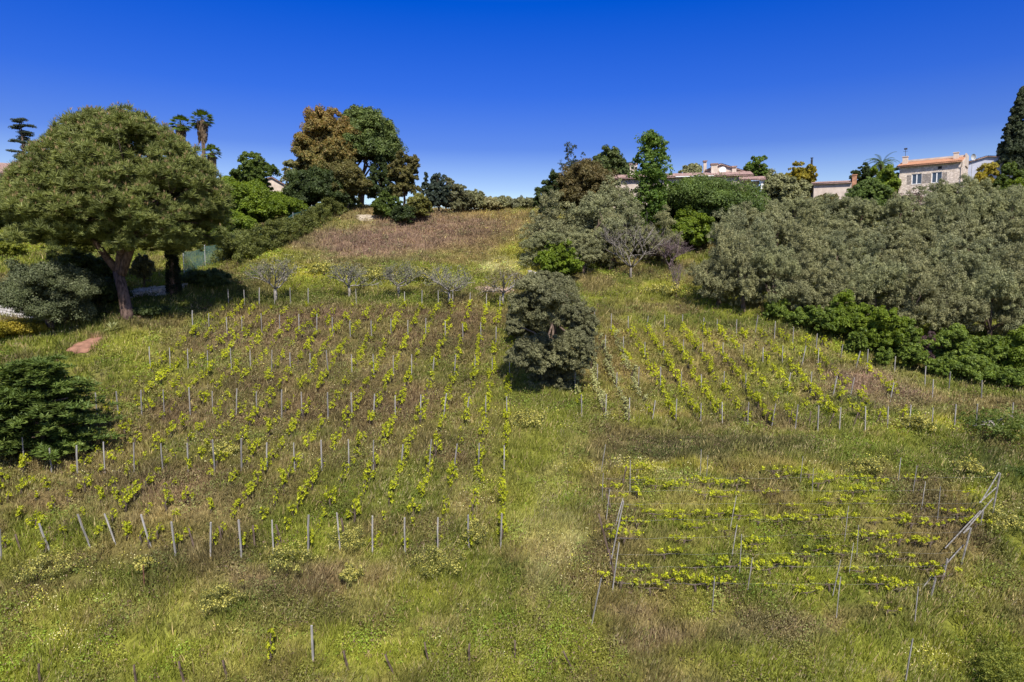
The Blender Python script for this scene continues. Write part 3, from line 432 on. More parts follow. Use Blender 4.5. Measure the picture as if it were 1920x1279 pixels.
# --- long villa behind the trees
DV = 104; q = at(1140, 334, DV); zE = at(1140, 336, DV)[2]; zR = at(1140, 323, DV)[2]; wV = (1395-1140)*DV/FPX
vl = empty('villa', (q[0], q[1], zE-6), 'long pinkish villa with brown tiled roofs and chimneys behind the leafy poplar', 'house', rz=R(-11)); wV /= math.cos(R(6))
m = wall_holes(0, wV, -3, 6, 0, .35, [(13.6, 14.5, 3.6, 5.0), (16.2, 17.1, 3.6, 5.0), (10.5, 11.4, 3.6, 5.0)]); m.box(0, .35, .353, 7, -3, 5.997); m.box(wV-.35, wV, .353, 7, -3, 5.997); m.box(.353, wV-.353, 6.65, 7, -3, 5.997); link('wall', m.mesh('wall', M_plaster), vl)
for x in (10.95, 14.05, 16.65): window(vl, x, 3.61, .88, 1.38, .12, False)
tiled_slope('roof', (-.4,-.6,6), (wV+.3,-.6,6), (-.4,3.4,7.05), (wV+.3,3.4,7.05), 7, M_tile2, parent=vl); tiled_slope('rear_roof', (wV+.3,7.4,6), (-.4,7.4,6), (wV+.3,3.42,7.05), (-.4,3.42,7.05), 7, M_tile2, parent=vl)
link('gutter', MB().box(10, 15.5, -.78, -.62, 5.93, 6.04).mesh('gutter', M_white), vl)
def chim(x, y, z0, z1, w, cap=True):
    o = link('chimney', MB().box(x-w/2, x+w/2, y-w/2, y+w/2, z0, z1).mesh('chimney', M_plaster), vl)
    if cap:
        g = MB()
        for i in range(5): g.box(x-w/2-.1+i*(w+.06)/5, x-w/2-.1+i*(w+.06)/5+.14, y-w/2-.15, y+w/2+.1, z1+.003, z1+.15)
        g.box(x-w/2-.12, x+w/2+.12, y-w/2-.12, y+w/2+.12, z1+.153, z1+.22); link('chimney_cap', g.mesh('chimney_cap', M_tile2), o)
sc_ = DV/FPX
chim((1187-1140)*sc_, .4, 5.5, 8.0, 1.1)
x0 = (1322-1140)*sc_; x1 = (1378-1140)*sc_
m = MB().prism([(x0,6.5),(x1+.8,6.5),(x1+.8,7.15),(x0+2.1,8.35),(x0,7.5)], 3.9, 8.5); link('gable_wall', m.mesh('gable_wall', M_plaster), vl)
tiled_slope('upper_roof', (x0+2.1,3.6,8.38), (x1+1.3,3.6,7.1), (x0+2.1,8.7,8.38), (x1+1.3,8.7,7.1), 3, M_tile2, parent=vl, thick=.12); tiled_slope('upper_left_roof', (x0-.25,3.6,7.42), (x0+2.07,3.6,8.38), (x0-.25,8.7,7.42), (x0+2.07,8.7,8.38), 3, M_tile2, parent=vl, thick=.12)
chim(x0+1.0, 2.6, 6.4, 8.0, .9); chim(x0-.2, 4.5, 6.5, 8.8, .45); chim(x0+3.9, 2.6, 6.4, 7.55, .6)
V = [(x0+2.3,2.9,7.3)]+[(x0+2.3+.5*math.cos(a), 2.85, 7.3+.5*math.sin(a)) for a in np.linspace(0, 2*math.pi, 17)[:-1]]; link('satellite_dish', mesh_np('satellite_dish', V, [(0, i+1, (i+1) % 16+1) for i in range(16)], M_white), vl)
xP = (1385-1140)*sc_; m = MB(); link('porch_column', MB().box(xP+2.1, xP+2.5, -1.5, -1.1, 1.3, 4.9).box(xP+2.0, xP+2.6, -1.6, -1.0, 4.903, 5.1).mesh('porch_column', M_white), vl)
link('porch_wall', MB().box(xP-.8, xP+1.9, -.8, -.5, 1.3, 5.05).mesh('porch_wall', M_plaster), vl)
tiled_slope('porch_roof', (xP-.9,-1.9,5.12), (xP+2.75,-1.9,5.12), (xP-.9,-.65,5.7), (xP+2.75,-.65,5.7), 4, M_tile2, parent=vl)
# --- left: white gable and far left roof
DG = 118; q = at(500, 352, DG); s_ = DG/FPX; wg = empty('white_house', (q[0], q[1], at(500,345,DG)[2]-4), 'small white gabled house glimpsed between trees on the left skyline', 'house', rz=R(14))
m = MB().prism([(0,-2),(3.6,-2),(3.6,3.6),(.9,5.15),(-2.2,4.2),(-2.2,-2)], 0, 6); link('wall', m.mesh('wall', M_plaster), wg)
tiled_slope('roof', (.9,-.35,5.2), (3.95,-.35,3.45), (.9,6.3,5.2), (3.95,6.3,3.45), 3, M_tile2, parent=wg); tiled_slope('left_roof', (-2.6,-.35,4.1), (.87,-.35,5.2), (-2.6,6.3,4.1), (.87,6.3,5.2), 3, M_tile2, parent=wg)
q = at(-30, 322, 105); lf = empty('farmhouse', (q[0], q[1], at(-30, 322, 105)[2]-4), 'old farmhouse with weathered roof half hidden at the left edge', 'house', rz=R(28))
link('wall', MB().box(0, 5.6, 0, 6, -3, 4).mesh('wall', M_plaster), lf); tiled_slope('roof', (-.3,-.5,4), (6,-.5,4), (-.3,3,5.9), (6,3,5.9), 6, M_tile2, parent=lf); tiled_slope('rear_roof', (6,6.5,4), (-.3,6.5,4), (6,3.02,5.9), (-.3,3.02,5.9), 6, M_tile2, parent=lf)

# ------------------------------------------------------------ trees
GREEN = [(.045,.07,.014),(.09,.13,.024),(.15,.20,.04)]; LIME = [(.08,.12,.012),(.14,.20,.02),(.24,.30,.03)]; DARK = [(.03,.045,.015),(.055,.08,.024),(.10,.13,.04)]
OLIVE = [(.15,.155,.068),(.235,.238,.112),(.34,.33,.17)]; PINE = [(.045,.065,.02),(.08,.11,.03),(.15,.17,.06)]; RUST = [(.13,.09,.02),(.25,.14,.03),(.36,.18,.05)]
BROWNG = [(.08,.08,.025),(.14,.13,.04),(.21,.17,.06)]; GOLD = [(.14,.14,.02),(.28,.24,.03),(.42,.33,.05)]; OAK = [(.095,.10,.046),(.16,.16,.08),(.25,.245,.135)]; PURP = [(.08,.05,.05),(.14,.09,.09),(.19,.13,.12)]; BLUEG = [(.035,.05,.035),(.06,.08,.055),(.10,.12,.08)]
def base_of(px, top, d):
    P_ = at(px, top, d); z = float(zt(P_[0], P_[1])); return P_[0], P_[1], z, P_[2]-z
def tree(name, label, px, top, d, wpx, cols, style='round', seed=0, group=None, cat='tree', puffs=None, per=70, size=None, trunk=True, cut=None, mat=None, bark=None, bot=.18, fine=1.0, thin=False, tg=.25, lump=.30, norm_=True):
    rg = np.random.default_rng(100+seed+int(px)); x, y, z, H = base_of(px, top, d); r_ = wpx*.5*d/FPX; o = empty(name, (x, y, z), label, cat, group)
    size = size or .0016*d*fine; nP = puffs or int(40+22*r_); pr = r_*.25
    if style == 'round':
        ch = H*(1-bot)/2; c = (0, 0, H-ch*.97); pf = shell(c, (r_*.85, r_*.85, ch*.86), nP, pr, rg, -.8, lump)
    elif style == 'lobes':
        s_ = d/FPX; pf = np.concatenate([shell(((a-px)*s_, rg.uniform(-.25,.25)*c, H-(b_-top)*s_), (c*s_*.82,)*3, 60, c*s_*.30, rg, -.95, .12, fill=.25) for a, b_, c in LOBES])
    elif style == 'column':
        tq = rg.random(nP)**.9; a = rg.uniform(0, 6.283, nP); prof = np.minimum(1, (1-tq)*3.2+.42)*(.8+.25*np.sin(tq*17+a)); rr_ = r_*prof*rg.uniform(.2, .95, nP); pr = r_*.24
        pf = np.stack([rr_*np.cos(a), rr_*np.sin(a), H*(bot+tq*(.97-bot)), *[pr*rg.uniform(.6, 1.3, nP)]*2, pr*rg.uniform(.9, 1.8, nP)], 1)
    elif style == 'cone':
        tq = rg.random(nP)**1.1; a = rg.uniform(0, 6.283, nP); prof = (1-tq)**.75*np.minimum(1, .55+tq*3.2); rr_ = r_*prof*rg.uniform(.6, .95, nP); q = r_*.2*(.6+.6*(1-tq))
        pf = np.stack([rr_*np.cos(a), rr_*np.sin(a), H*(bot+tq*(1-bot)), q, q, q*1.5], 1)
    elif style == 'lobed':
        L_ = 16; cs = []
        for i in range(L_):
            a = 2*math.pi*i/L_+rg.uniform(-.3, .3); rr_ = r_*rg.uniform(.3, .74); cs.append((rr_*math.cos(a), rr_*math.sin(a), (H-r_*.5)*rg.uniform(max(.25, bot+.1), .92), r_*rg.uniform(.26, .42)))
        cs.append((0, 0, H-r_*.42, r_*.45)); pf = np.concatenate([shell(c[:3], (c[3],)*3, nP//17+5, pr*.62, rg, -.6, .2) for c in cs])
        pf[:,2] = np.minimum(pf[:,2], H-pr*.5)
    elif style == 'flat':     # umbrella pine
        ch = min(H*.42, r_*.95); c = (0, 0, H-ch); pf = shell(c, (r_*.88, r_*.88, ch*.93), nP, pr*.85, rg, -.28, .12, fill=.25)
    pf = cluster(pf, 5, .56, rg); per = max(6, per//4)
    if norm_: pf[:,2] *= H/np.percentile(pf[:,2]+pf[:,5]*.8, 99.5); pf[:,:2] *= min(1.0, r_/np.percentile(np.abs(pf[:,0])+pf[:,3]*.8, 98.5))
    if not thin: per = int(max(per, 3.0*(pf[:,3]**2).sum()*12.6/(2*size*size*.5)/len(pf)*.42))
    per = min(per, 160)
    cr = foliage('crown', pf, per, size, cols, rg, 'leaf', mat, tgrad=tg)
    link('crown', cr, o)
    if trunk:
        k = rg.choice(len(pf), min(len(pf), 9), False); link('trunk', woody(H, r_, max(.08, r_*.075), [pf[i,:3]*np.array([.8,.8,1]) for i in k], rg, max(.15, bot+.08), mat=bark or (M_pinebark if style == 'flat' else M_bark)), o)
    return o
# --- big stone pine on the left
rg = np.random.default_rng(5); Dp = 60.0; b0, dpn = hit(240, 597); Dp = dpn
def rel(px, py, d=None): return at(px, py, d or Dp)-b0
bp_ = empty('stone_pine', b0, 'huge domed umbrella pine with a forked reddish trunk on the left', 'tree')
s_ = Dp/FPX
pf = np.concatenate([shell(rel(230, 402), (162*s_, 155*s_, 168*s_), 640, .85, rg, -.12, .045, fill=.12), shell(rel(228, 400), (130*s_, 125*s_, 135*s_), 200, .95, rg, -.1, .05, fill=.2), shell(rel(75, 400), (66*s_, 90*s_, 66*s_), 150, .8, rg, -.35, .13), shell(rel(235, 452), (150*s_, 135*s_, 40*s_), 170, .8, rg, -.6, .2, fill=.4), shell(rel(150, 445), (60*s_, 70*s_, 22*s_), 60, .6, rg, -.6, .2)])
pf = cluster(pf, 9, .5, rg)
link('crown', foliage('crown', pf, 44, .024, [(.10,.125,.036),(.175,.20,.055),(.28,.30,.10)], rg, 'needle', M_needle, up=.45, low=-.7), bp_)
cand = pf[(pf[:,2] > rel(0, 430)[2])]; cand = np.concatenate([cand[:,:2], cand[:,2:3]+cand[:,5:6]*.75, cand[:,3:]], 1); cand = cand[::3]; cand[:,3:6] = .26
link('new_shoots', foliage('new_shoots', cand, 9, .022, [(.24,.17,.08),(.34,.24,.13)], rg, 'needle', M_needle, up=1.6, low=.0), bp_)
m = MB(); fk = rel(221, 509)
m.tube([rel(240, 606), rel(237, 580), rel(230, 545), fk], [.62, .50, .45, .42], 12)
for pth, r0 in [([(221,509),(200,483),(180,456),(130,420),(80,395)], .36), ([(223,511),(226,480),(227,450),(222,400),(215,340)], .42), ([(226,515),(240,480),(249,455),(262,420),(290,370)], .45), ([(248,458),(275,440),(320,425)], .2), ([(227,450),(190,400),(150,340)], .2), ([(130,420),(90,425),(40,400)], .16), ([(249,455),(240,400),(250,300)], .2)]:
    q = np.array([rel(*p_, Dp+rg.uniform(-1.5, 1.5)*(i > 1)) for i, p_ in enumerate(pth)]); m.tube(q, np.linspace(r0, r0*.35, len(q)), 8)
for i in rg.choice(len(pf), 70, False):
    t_ = pf[i,:3]; st_ = [rel(180,456), rel(222,400), rel(262,420), rel(130,420), rel(235, 380)][rg.integers(5)]; m.tube(branch_path(st_, t_, rg, 5, .08, .1), np.linspace(.13, .03, 5), 5)
link('trunk', m.mesh('trunk', M_pinebark, True), bp_)
# --- ivy-clad pine beside it
b1, d1 = hit(325, 556); iv = empty('ivy_clad_pine', b1, 'smaller pine whose straight trunk is wrapped in dark ivy', 'tree'); rel1 = lambda x, y: at(x, y, d1)-b1; s1 = d1/FPX
link('crown', foliage('crown', np.concatenate([shell(rel1(330, 400), (60*s1, 75*s1, 48*s1), 260, .62, rg, -.5, .2)]), 130, .026, [(.075,.092,.03),(.125,.145,.042),(.20,.205,.075)], rg, 'needle', M_needle, up=.4), iv)
link('trunk', MB().tube([rel1(325,565), rel1(325,500), rel1(322,440), rel1(330,390)], [.45,.38,.3,.2], 9).mesh('trunk', M_pinebark, True), iv)
ip = []
for i in range(260): t_ = rg.random(); hh = rel1(325, 556)[2]*(1-t_)+rel1(323, 445)[2]*t_; a = rg.uniform(0, 6.28); w_ = .62*(1-t_)+.38*t_; ip.append((rel1(325-3*t_, 500)[0]+w_*math.cos(a), rel1(325, 500)[1]+w_*math.sin(a), hh, .22, .22, .35))
link('ivy', foliage('ivy', ip, 60, .07, [(.012,.02,.01),(.025,.035,.015),(.05,.06,.03)], rg), iv)

# --- palms
def fan_palm(label, px, top, d, hd=1.0):
    x, y, z, H = base_of(px, top, d); o = empty('fan_palm', (x, y, z), label, 'palm tree', 'fan palms on the left skyline'); H -= 1.3*hd; rg = np.random.default_rng(int(px))
    link('trunk', MB().tube([(0,0,-.3),(.1,0,H*.5),(0,0,H)], [.38,.28,.25], 9).mesh('trunk', M_bark, True), o)
    V = []; F = []; cc = []
    for i in range(44):
        e = rg.uniform(-.7, 1.4); a = rg.uniform(0, 6.28); dr = np.array([math.cos(a)*math.cos(e), math.sin(a)*math.cos(e), math.sin(e)]); c0 = np.array([0,0,H])+dr*.95*hd; s1_ = np.cross(dr, (0,0,1)); s1_ /= np.linalg.norm(s1_)+1e-6; up_ = np.cross(s1_, dr); cl = np.array(GREEN[1])*rg.uniform(.6, 1.8)
        for j in range(13):
            g = (j-6)/6*1.25; tip = c0+(dr*math.cos(g)+s1_*math.sin(g))*.85*hd*rg.uniform(.8, 1.1)+np.array([0,0,-.22])*hd; w_ = (s1_*math.cos(g)-dr*math.sin(g))*.055; b_ = len(V); mid = (c0*.45+tip*.55)+up_*.05; V += [c0, mid+w_, tip, mid-w_]; F.append((b_, b_+1, b_+2, b_+3)); cc += [cl]*4
        b_ = len(V); V += [np.array([0,0,H])+s1_*.03, np.array([0,0,H])-s1_*.03, c0-s1_*.02, c0+s1_*.02]; F.append((b_, b_+1, b_+2, b_+3)); cc += [cl]*4
    link('fronds', mesh_np('fronds', V, F, M_leaf, np.array(cc)), o)
    V = []; F = []; cc = []
    for i in range(420):
        a = rg.uniform(0, 6.28); zz = H-rg.uniform(0, 2.6)*hd; r0 = rg.uniform(.25, .75)*hd*(1-.25*(H-zz)/2.6); q = np.array([math.cos(a)*r0, math.sin(a)*r0, zz]); tg = np.array([-math.sin(a), math.cos(a), 0])*.07; b_ = len(V); V += [q-tg, q+tg, q+tg*.4+np.array([math.cos(a)*.1, math.sin(a)*.1, -.7]), q-tg*.4+np.array([0,0,-.7])]; F.append((b_, b_+1, b_+2, b_+3)); cc += [np.array([.24,.17,.11])*rg.uniform(.6, 1.4)]*4
    link('dead_skirt', mesh_np('dead_skirt', V, F, M_leaf, np.array(cc)), o)
fan_palm('fan palm with a brown skirt of dead fronds, left of the skyline pair', 338, 217, 104)
fan_palm('tallest fan palm on the left skyline, brown skirt below its crown', 378, 207, 102, 1.08)
fan_palm('lowest fan palm peeping past the right flank of the big pine', 396, 272, 100, .85)
x, y, z, H = base_of(1654, 294, 108); dp_ = empty('date_palm', (x, y, z), 'palm with long arching feathery fronds left of the stone house', 'palm tree'); H -= 1.2
link('trunk', MB().tube([(0,0,-.3),(0,0,H)], [.35,.3], 9).mesh('trunk', M_bark), dp_); V = []; F = []; cc = []
for i in range(34):
    a = rg.uniform(0, 6.28); e = rg.uniform(.1, 1.3); Ln = rg.uniform(2.0, 2.9); pp = np.array([0,0,H]); dr = np.array([math.cos(a)*math.cos(e), math.sin(a)*math.cos(e), math.sin(e)]); s1_ = np.array([-math.sin(a), math.cos(a), 0]); cl = np.array(GREEN[1])*rg.uniform(.6, 1.3)
    for j in range(14):
        pp = pp+dr*Ln/14; dr = dr+np.array([0,0,-.13]); dr /= np.linalg.norm(dr); w_ = .42*math.sin(math.pi*(j+1)/15.5)
        for s in (-1, 1): b_ = len(V); V += [pp, pp+dr*.07, pp+s1_*s*w_+dr*.28+np.array([0,0,-.12]), pp-dr*.07]; F.append((b_, b_+1, b_+2, b_+3)); cc += [cl]*4
link('fronds', mesh_np('fronds', V, F, M_leaf, np.array(cc)), dp_)
# --- cedar at the far left
x, y, z, H = base_of(40, 228, 108); cd = empty('cedar', (x, y, z), 'dark sparse cedar with flat tiers against the sky at far left', 'tree'); m = MB().tube([(0,0,-.3),(.1,0,H*.5),(-.1,0,H*.97)], [.35,.25,.06], 8); pf = []
for i in range(26):
    t_ = .45+.54*i/25; a = rg.uniform(0, 6.28); ln = 3.4*(1.15-t_)**.5*rg.uniform(.6, 1.1); e_ = np.array([math.cos(a)*ln, math.sin(a)*ln, H*t_+.25]); m.tube([(0,0,H*t_-.2), e_*np.array([.5,.5,1]), e_], [.09,.06,.02], 5)
    for k in range(7): f_ = rg.uniform(.35, 1.05); pf.append((e_[0]*f_+rg.normal(0, .25), e_[1]*f_+rg.normal(0, .25), e_[2]+rg.normal(.05, .06), .65, .65, .2))
link('trunk', m.mesh('trunk', M_bark, True), cd); link('crown', foliage('crown', pf, 80, .11, BLUEG, rg), cd)

# --- skyline and slope trees: name, label, x, top, depth, width, colours, style
LOBES = [(1000,562,40),(1050,552,38),(985,612,34),(1030,603,48),(1080,602,34),(1065,650,36),(1015,650,34),(1038,678,26),(1098,628,16),(1012,534,24),(966,622,16),(990,652,30),(1070,676,28),(1008,686,28),(1044,702,30),(1000,696,30),(1075,700,28),(975,672,26),(1035,722,26),(1005,715,24),(1062,718,24),(1025,640,60),(1030,590,60)]
OAKD = hit(1035, 688)[1]; print('OAKD', OAKD, hit(1035, 700)[1])
T = [
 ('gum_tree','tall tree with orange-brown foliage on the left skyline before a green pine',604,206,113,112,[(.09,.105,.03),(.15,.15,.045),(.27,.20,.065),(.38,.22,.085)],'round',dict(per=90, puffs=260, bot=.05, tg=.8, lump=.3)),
 ('umbrella_pine','tall green umbrella pine on the skyline right of the orange-brown tree',672,204,120,150,[(.05,.075,.02),(.09,.125,.03),(.17,.20,.06)],'flat',dict(puffs=200, per=110, mat=M_needle)),
 ('evergreen_tree','dark green evergreen tree in front of the orange-brown tree',588,318,108,112,DARK,'round',dict(per=80)),
 ('evergreen_tree','rusty green tree just right of the dark evergreen above the netting',650,300,110,84,BROWNG,'round',dict()),
 ('cypress_tree','dark blue-green conifer beneath the right side of the skyline umbrella pine',712,288,116,70,DARK,'cone',dict(size=.14)),
 ('poplar_tree','brownish green upright tree at the right end of the tall left group',757,290,115,62,BROWNG,'round',dict()),
 ('broad_tree','dark leafy tree with jagged top behind the light green trees at left',468,287,103,95,GREEN,'lobed',dict()),
 ('broad_tree','light green rounded tree behind the netting fence, next to the big pine',455,335,94,125,LIME,'round',dict(per=90)),
 ('broad_tree','bright green low tree directly behind the netting at its lower half',425,395,88,95,LIME,'round',dict()),
 ('broad_tree','bright green tree below the white gable on the left',535,362,104,75,LIME,'round',dict()),
 ('shrub','grey-green hazy tree between the white gable and the orange-brown tree',548,300,112,46,OLIVE,'round',dict()),
 ('broad_tree','mid green tree seen behind the left half of the big pine',120,410,92,110,GREEN,'round',dict()),
 ('broad_tree','lime green tree seen through the middle of the big pine',215,395,90,120,LIME,'round',dict()),
 ('broad_tree','dark tree behind the right edge of the big pine',345,400,90,110,GREEN,'round',dict()),
 ('broad_tree','green tree at the left frame edge above the lawn',8,350,86,90,DARK,'round',dict()),
 ('evergreen_tree','slim dark conifer far left among the small cypress row',798,324,112,32,BLUEG,'cone',dict(bot=.02)),
 ('round_tree','bluish green rounded tree, second in the fading row of the skyline',822,327,113,46,BLUEG,'round',dict(bot=.05)),
 ('round_tree','bluish green rounded tree, third in the fading row of the skyline',846,334,115,44,OAK,'round',dict(bot=.05)),
 ('round_tree','olive green rounded tree, fourth in the fading row of the skyline',868,346,117,42,OAK,'round',dict(bot=.05)),
 ('round_tree','yellowish rounded tree, last and smallest in the fading skyline row',890,357,119,44,OLIVE,'round',dict(bot=.05)),
 ('shrub','yellow-green shrub in front of the small dark conifer on the ridge',785,362,107,50,[(.10,.11,.03),(.17,.17,.045),(.27,.25,.06)],'round',dict(bot=.02, trunk=False)),
 ('shrub','olive green bush where the hedge ends near the ridge',722,362,106,52,GREEN,'round',dict(bot=.02, trunk=False)),
 ('shrub','dark bush on the ridge below the brownish upright tree',755,385,104,45,DARK,'round',dict(bot=.02, trunk=False)),
 ('ridge_shrub','pale straw-coloured shrub on the bare ridge, leftmost beyond the tree row',915,369,122,50,[(.2,.18,.08),(.3,.28,.14),(.42,.4,.2)],'round',dict(bot=.02, trunk=False)),
 ('ridge_shrub','grey-green shrub on the bare ridge, middle of the gap',942,368,123,44,OLIVE,'round',dict(bot=.02, trunk=False)),
 ('ridge_shrub','pale green shrub on the ridge beside the right olive group',970,371,123,50,[(.14,.15,.07),(.22,.22,.12),(.3,.3,.17)],'round',dict(bot=.02, trunk=False)),
 ('ridge_shrub','small grey shrub on the ridge touching the right olive group',995,372,122,44,OLIVE,'round',dict(bot=.02, trunk=False)),
 ('conifer_tree','slim purplish dark tree left of the dome pine on the right skyline',1070,268,100,48,BLUEG,'column',dict(per=40, size=.12, thin=True, puffs=90)),
 ('broad_tree','reddish brown tree in front of the dome pine on the right skyline',1098,298,98,118,[(.09,.078,.03),(.14,.118,.045),(.22,.16,.065)],'round',dict(per=70)),
 ('dome_pine','small dome-shaped green pine behind the villa chimney',1140,280,112,98,PINE,'flat',dict(mat=M_needle)),
 ('evergreen_tree','dark shrubby tree at the left flank of the right olive group',1030,325,98,55,DARK,'round',dict()),
 ('poplar_tree','tall leafy bright green poplar rising above the villa roof',1223,246,90,84,[(.05,.095,.015),(.10,.17,.03),(.19,.26,.05)],'column',dict(per=75, puffs=230, size=.17, bot=.2, thin=True)),
 ('broad_tree','wide leafy green tree hiding the front of the villa',1322,334,94,190,[(.05,.08,.02),(.11,.16,.04),(.2,.26,.07)],'round',dict(per=100, puffs=230)),
 ('broad_tree','bright yellow-green shrubby tree below the wide tree before the villa',1290,395,90,95,LIME,'round',dict(bot=.03)),
 ('fig_tree','bright green young fig tree at the foot of the olive group',1052,452,79.5,88,LIME,'lobed',dict(bot=.1, puffs=110, size=.15)),
 ('olive_tree','rounded grey olive crown peeping above the villa roof',1293,306,122,50,OLIVE,'round',dict(mat=M_olive)),
 ('broad_tree','fresh green tree on the skyline right of the villa',1420,294,110,58,[(.06,.10,.02),(.11,.17,.03),(.18,.25,.05)],'lobed',dict(bot=.1)),
 ('olive_tree','large grey olive tree between villa and outbuilding',1470,325,98,82,OLIVE,'round',dict(mat=M_olive)),
 ('mimosa_tree','golden yellow tree beside the thin black flue',1500,305,107,64,GOLD,'lobed',dict(bot=.1)),
 ('shrub','brown-green shrub in front of the low outbuilding',1550,364,98,50,BROWNG,'round',dict(bot=.02, trunk=False)),
 ('broad_tree','bright green tree around the foot of the feathery palm',1660,312,102,62,LIME,'round',dict(bot=.05)),
 ('broad_tree','dark green tree left of the feathery palm',1622,306,106,50,DARK,'lobed',dict(bot=.05)),
 ('broad_tree','mid green leafy bush below the feathery palm, left of stone house',1625,333,98,80,[(.06,.09,.02),(.11,.16,.04),(.19,.25,.06)],'round',dict(bot=.02)),
 ('shrub','bare reddish shrub in front of the stone house wall',1705,352,94,80,[(.14,.09,.08),(.2,.13,.11),(.26,.18,.15)],'round',dict(bot=.02, per=22, size=.1, trunk=False, thin=True)),
 ('shrub','yellow and green bush below the pale grey house',1852,306,100,56,GOLD,'round',dict(bot=.05, trunk=False)),
 ('shrub','dark green bush beneath the tall cypress at the right edge',1896,306,98,60,GREEN,'round',dict(bot=.05)),
 ('shrub','lime green bush at the right edge above the olive grove',1914,335,94,56,LIME,'round',dict(bot=.05)),
 ('cypress','tall dense dark cypress against the sky at the right edge',1920,163,104,78,[(.035,.05,.02),(.07,.09,.045),(.13,.145,.09)],'cone',dict(puffs=400, per=60, bot=.25, size=.14)),
 ('olive_tree','large grey-green olive tree in the garden at the left edge',85,490,56,165,[(.07,.085,.035),(.12,.14,.065),(.2,.21,.12)],'round',dict(mat=M_olive, puffs=190, per=90, bot=.16, size=.07)),
 ('shrub','dark green bush behind the left garden olive tree',155,470,66,115,DARK,'round',dict(bot=.02, trunk=False)),
 ('shrub','dark bush in the shade left of the pine trunk',190,520,62,85,DARK,'round',dict(bot=.02, trunk=False)),
 ('shrub','low dark bush right of the big pine trunk',275,575,61,65,DARK,'round',dict(bot=.02, trunk=False)),
 ('shrub','small grey-leaved tree behind the gap between both pine trunks',268,478,68,44,OAK,'round',dict(bot=.2)),
 ('shrub','dark shaded bush at the foot of the netting fence',385,505,70,85,DARK,'round',dict(bot=.02, trunk=False)),
 ('garden_bush','yellow-green clipped garden bush at the left edge',28,604,56,120,GOLD,'round',dict(bot=.02, trunk=False, per=110)),
 ('shrub','round green garden shrub on the lawn at the left edge',25,452,80,50,[(.08,.1,.01),(.16,.18,.02),(.25,.26,.04)],'round',dict(bot=.02, trunk=False)),
 ('oak_tree','dense grey-green holm oak standing alone between the vineyard plots',1035,514,OAKD,162,OAK,'lobes',dict(mat=M_olive, per=170, size=.066, bot=.0, norm_=False)),
]
for i, (nm, lb, px, top, d, w, cols, sty, kw) in enumerate(T): tree(nm, lb, px, top, d, w, cols, sty, seed=i, cat='palm tree' if 'palm ' in nm else ('shrub' if ('shrub' in nm or 'bush' in nm) else 'tree'), **kw)

# --- the olive grove on the right and the olive group at the centre right
OV = []
for v in range(6):
    rg = np.random.default_rng(300+v); cs = []
    for i in range(13):
        a = 2*math.pi*i*.382+rg.uniform(-.3, .3); rr_ = rg.uniform(.7, 2.05); cs.append((rr_*math.cos(a), rr_*math.sin(a), rg.uniform(1.1, 4.1)-.25*rr_, rg.uniform(.75, 1.15)))
    cs.append((0, 0, 4.15, 1.1)); pf = cluster(np.concatenate([shell(c[:3], (c[3]*.8, c[3]*.8, c[3]*.8), 11, .46, rg, -.8, .16) for c in cs]), 4, .55, rg); tint = np.array([1,1,1])*rg.uniform(.82, 1.15)*np.array([rg.uniform(.95, 1.05), 1, rg.uniform(.88, 1.1)])
    cr = foliage('crown', pf, 74, .066, [tuple(np.array(c)*tint) for c in OLIVE], rg, 'leaf', M_olive, asp=.42, tgrad=.15); tk = woody(5, 2.6, .22, [pf[i,:3]*.85 for i in rg.choice(len(pf), 9, False)], rg, .2, (rg.uniform(-.3, .3), 0), M_bark); OV.append((cr, tk))
def olive(px, top, d, w, label, group, v, sq=1.0):
    P_ = at(px, top, d); z = float(zt(P_[0], P_[1])); H = P_[2]-z; s = w*d/FPX/5.6; o = empty('olive_tree', (P_[0], P_[1], z), label, 'olive tree', group, random.uniform(0, 6.28)); o.scale = (s, s, H/5.3)
    link('crown', OV[v][0], o); link('trunk', OV[v][1], o); return o
rows = [
 [(1352,430,72,98),(1400,440,70,98),(1455,452,69,104),(1515,470,68,108),(1578,478,67,112),(1645,486,66,112),(1715,490,65,118),(1790,494,64,120),(1866,500,63,122),(1925,505,62.5,110)],
 [(1372,395,78,96),(1432,408,76,98),(1498,425,75,104),(1566,432,74,108),(1636,438,73,108),(1706,442,72,112),(1778,444,71,114),(1852,448,70,116),(1912,452,69,110)],
 [(1392,375,85,88),(1455,385,84,92),(1522,392,82,98),(1590,398,81,100),(1660,402,80,102),(1728,402,79,104),(1800,402,78,106),(1870,402,77,108),(1920,404,76,100)],
 [(1420,362,92,84),(1484,362,91,86),(1550,368,90,90),(1620,374,89,92),(1690,366,88,98),(1755,366,87,96),(1822,358,86,104),(1895,358,85,108)],
 [(1520,368,97,60),(1590,370,96,66),(1735,344,93,104),(1800,332,92,104),(1862,336,91,96),(1912,344,90,80)]]
RN = ['front', 'second', 'third', 'fourth', 'rearmost']
k = 0
for r_i, row in enumerate(rows):
    for c_i, (px, top, d, w) in enumerate(row):
        olive(px+random.uniform(-5, 5), top+random.uniform(-9, 9), d, w*random.uniform(1.02, 1.18), 'grey-green olive tree, %s from the left in the %s row of the grove' % (ordn(c_i), RN[r_i]), 'olive trees of the grove on the right', (k*5+r_i*2+c_i*c_i) % 6); k += 1
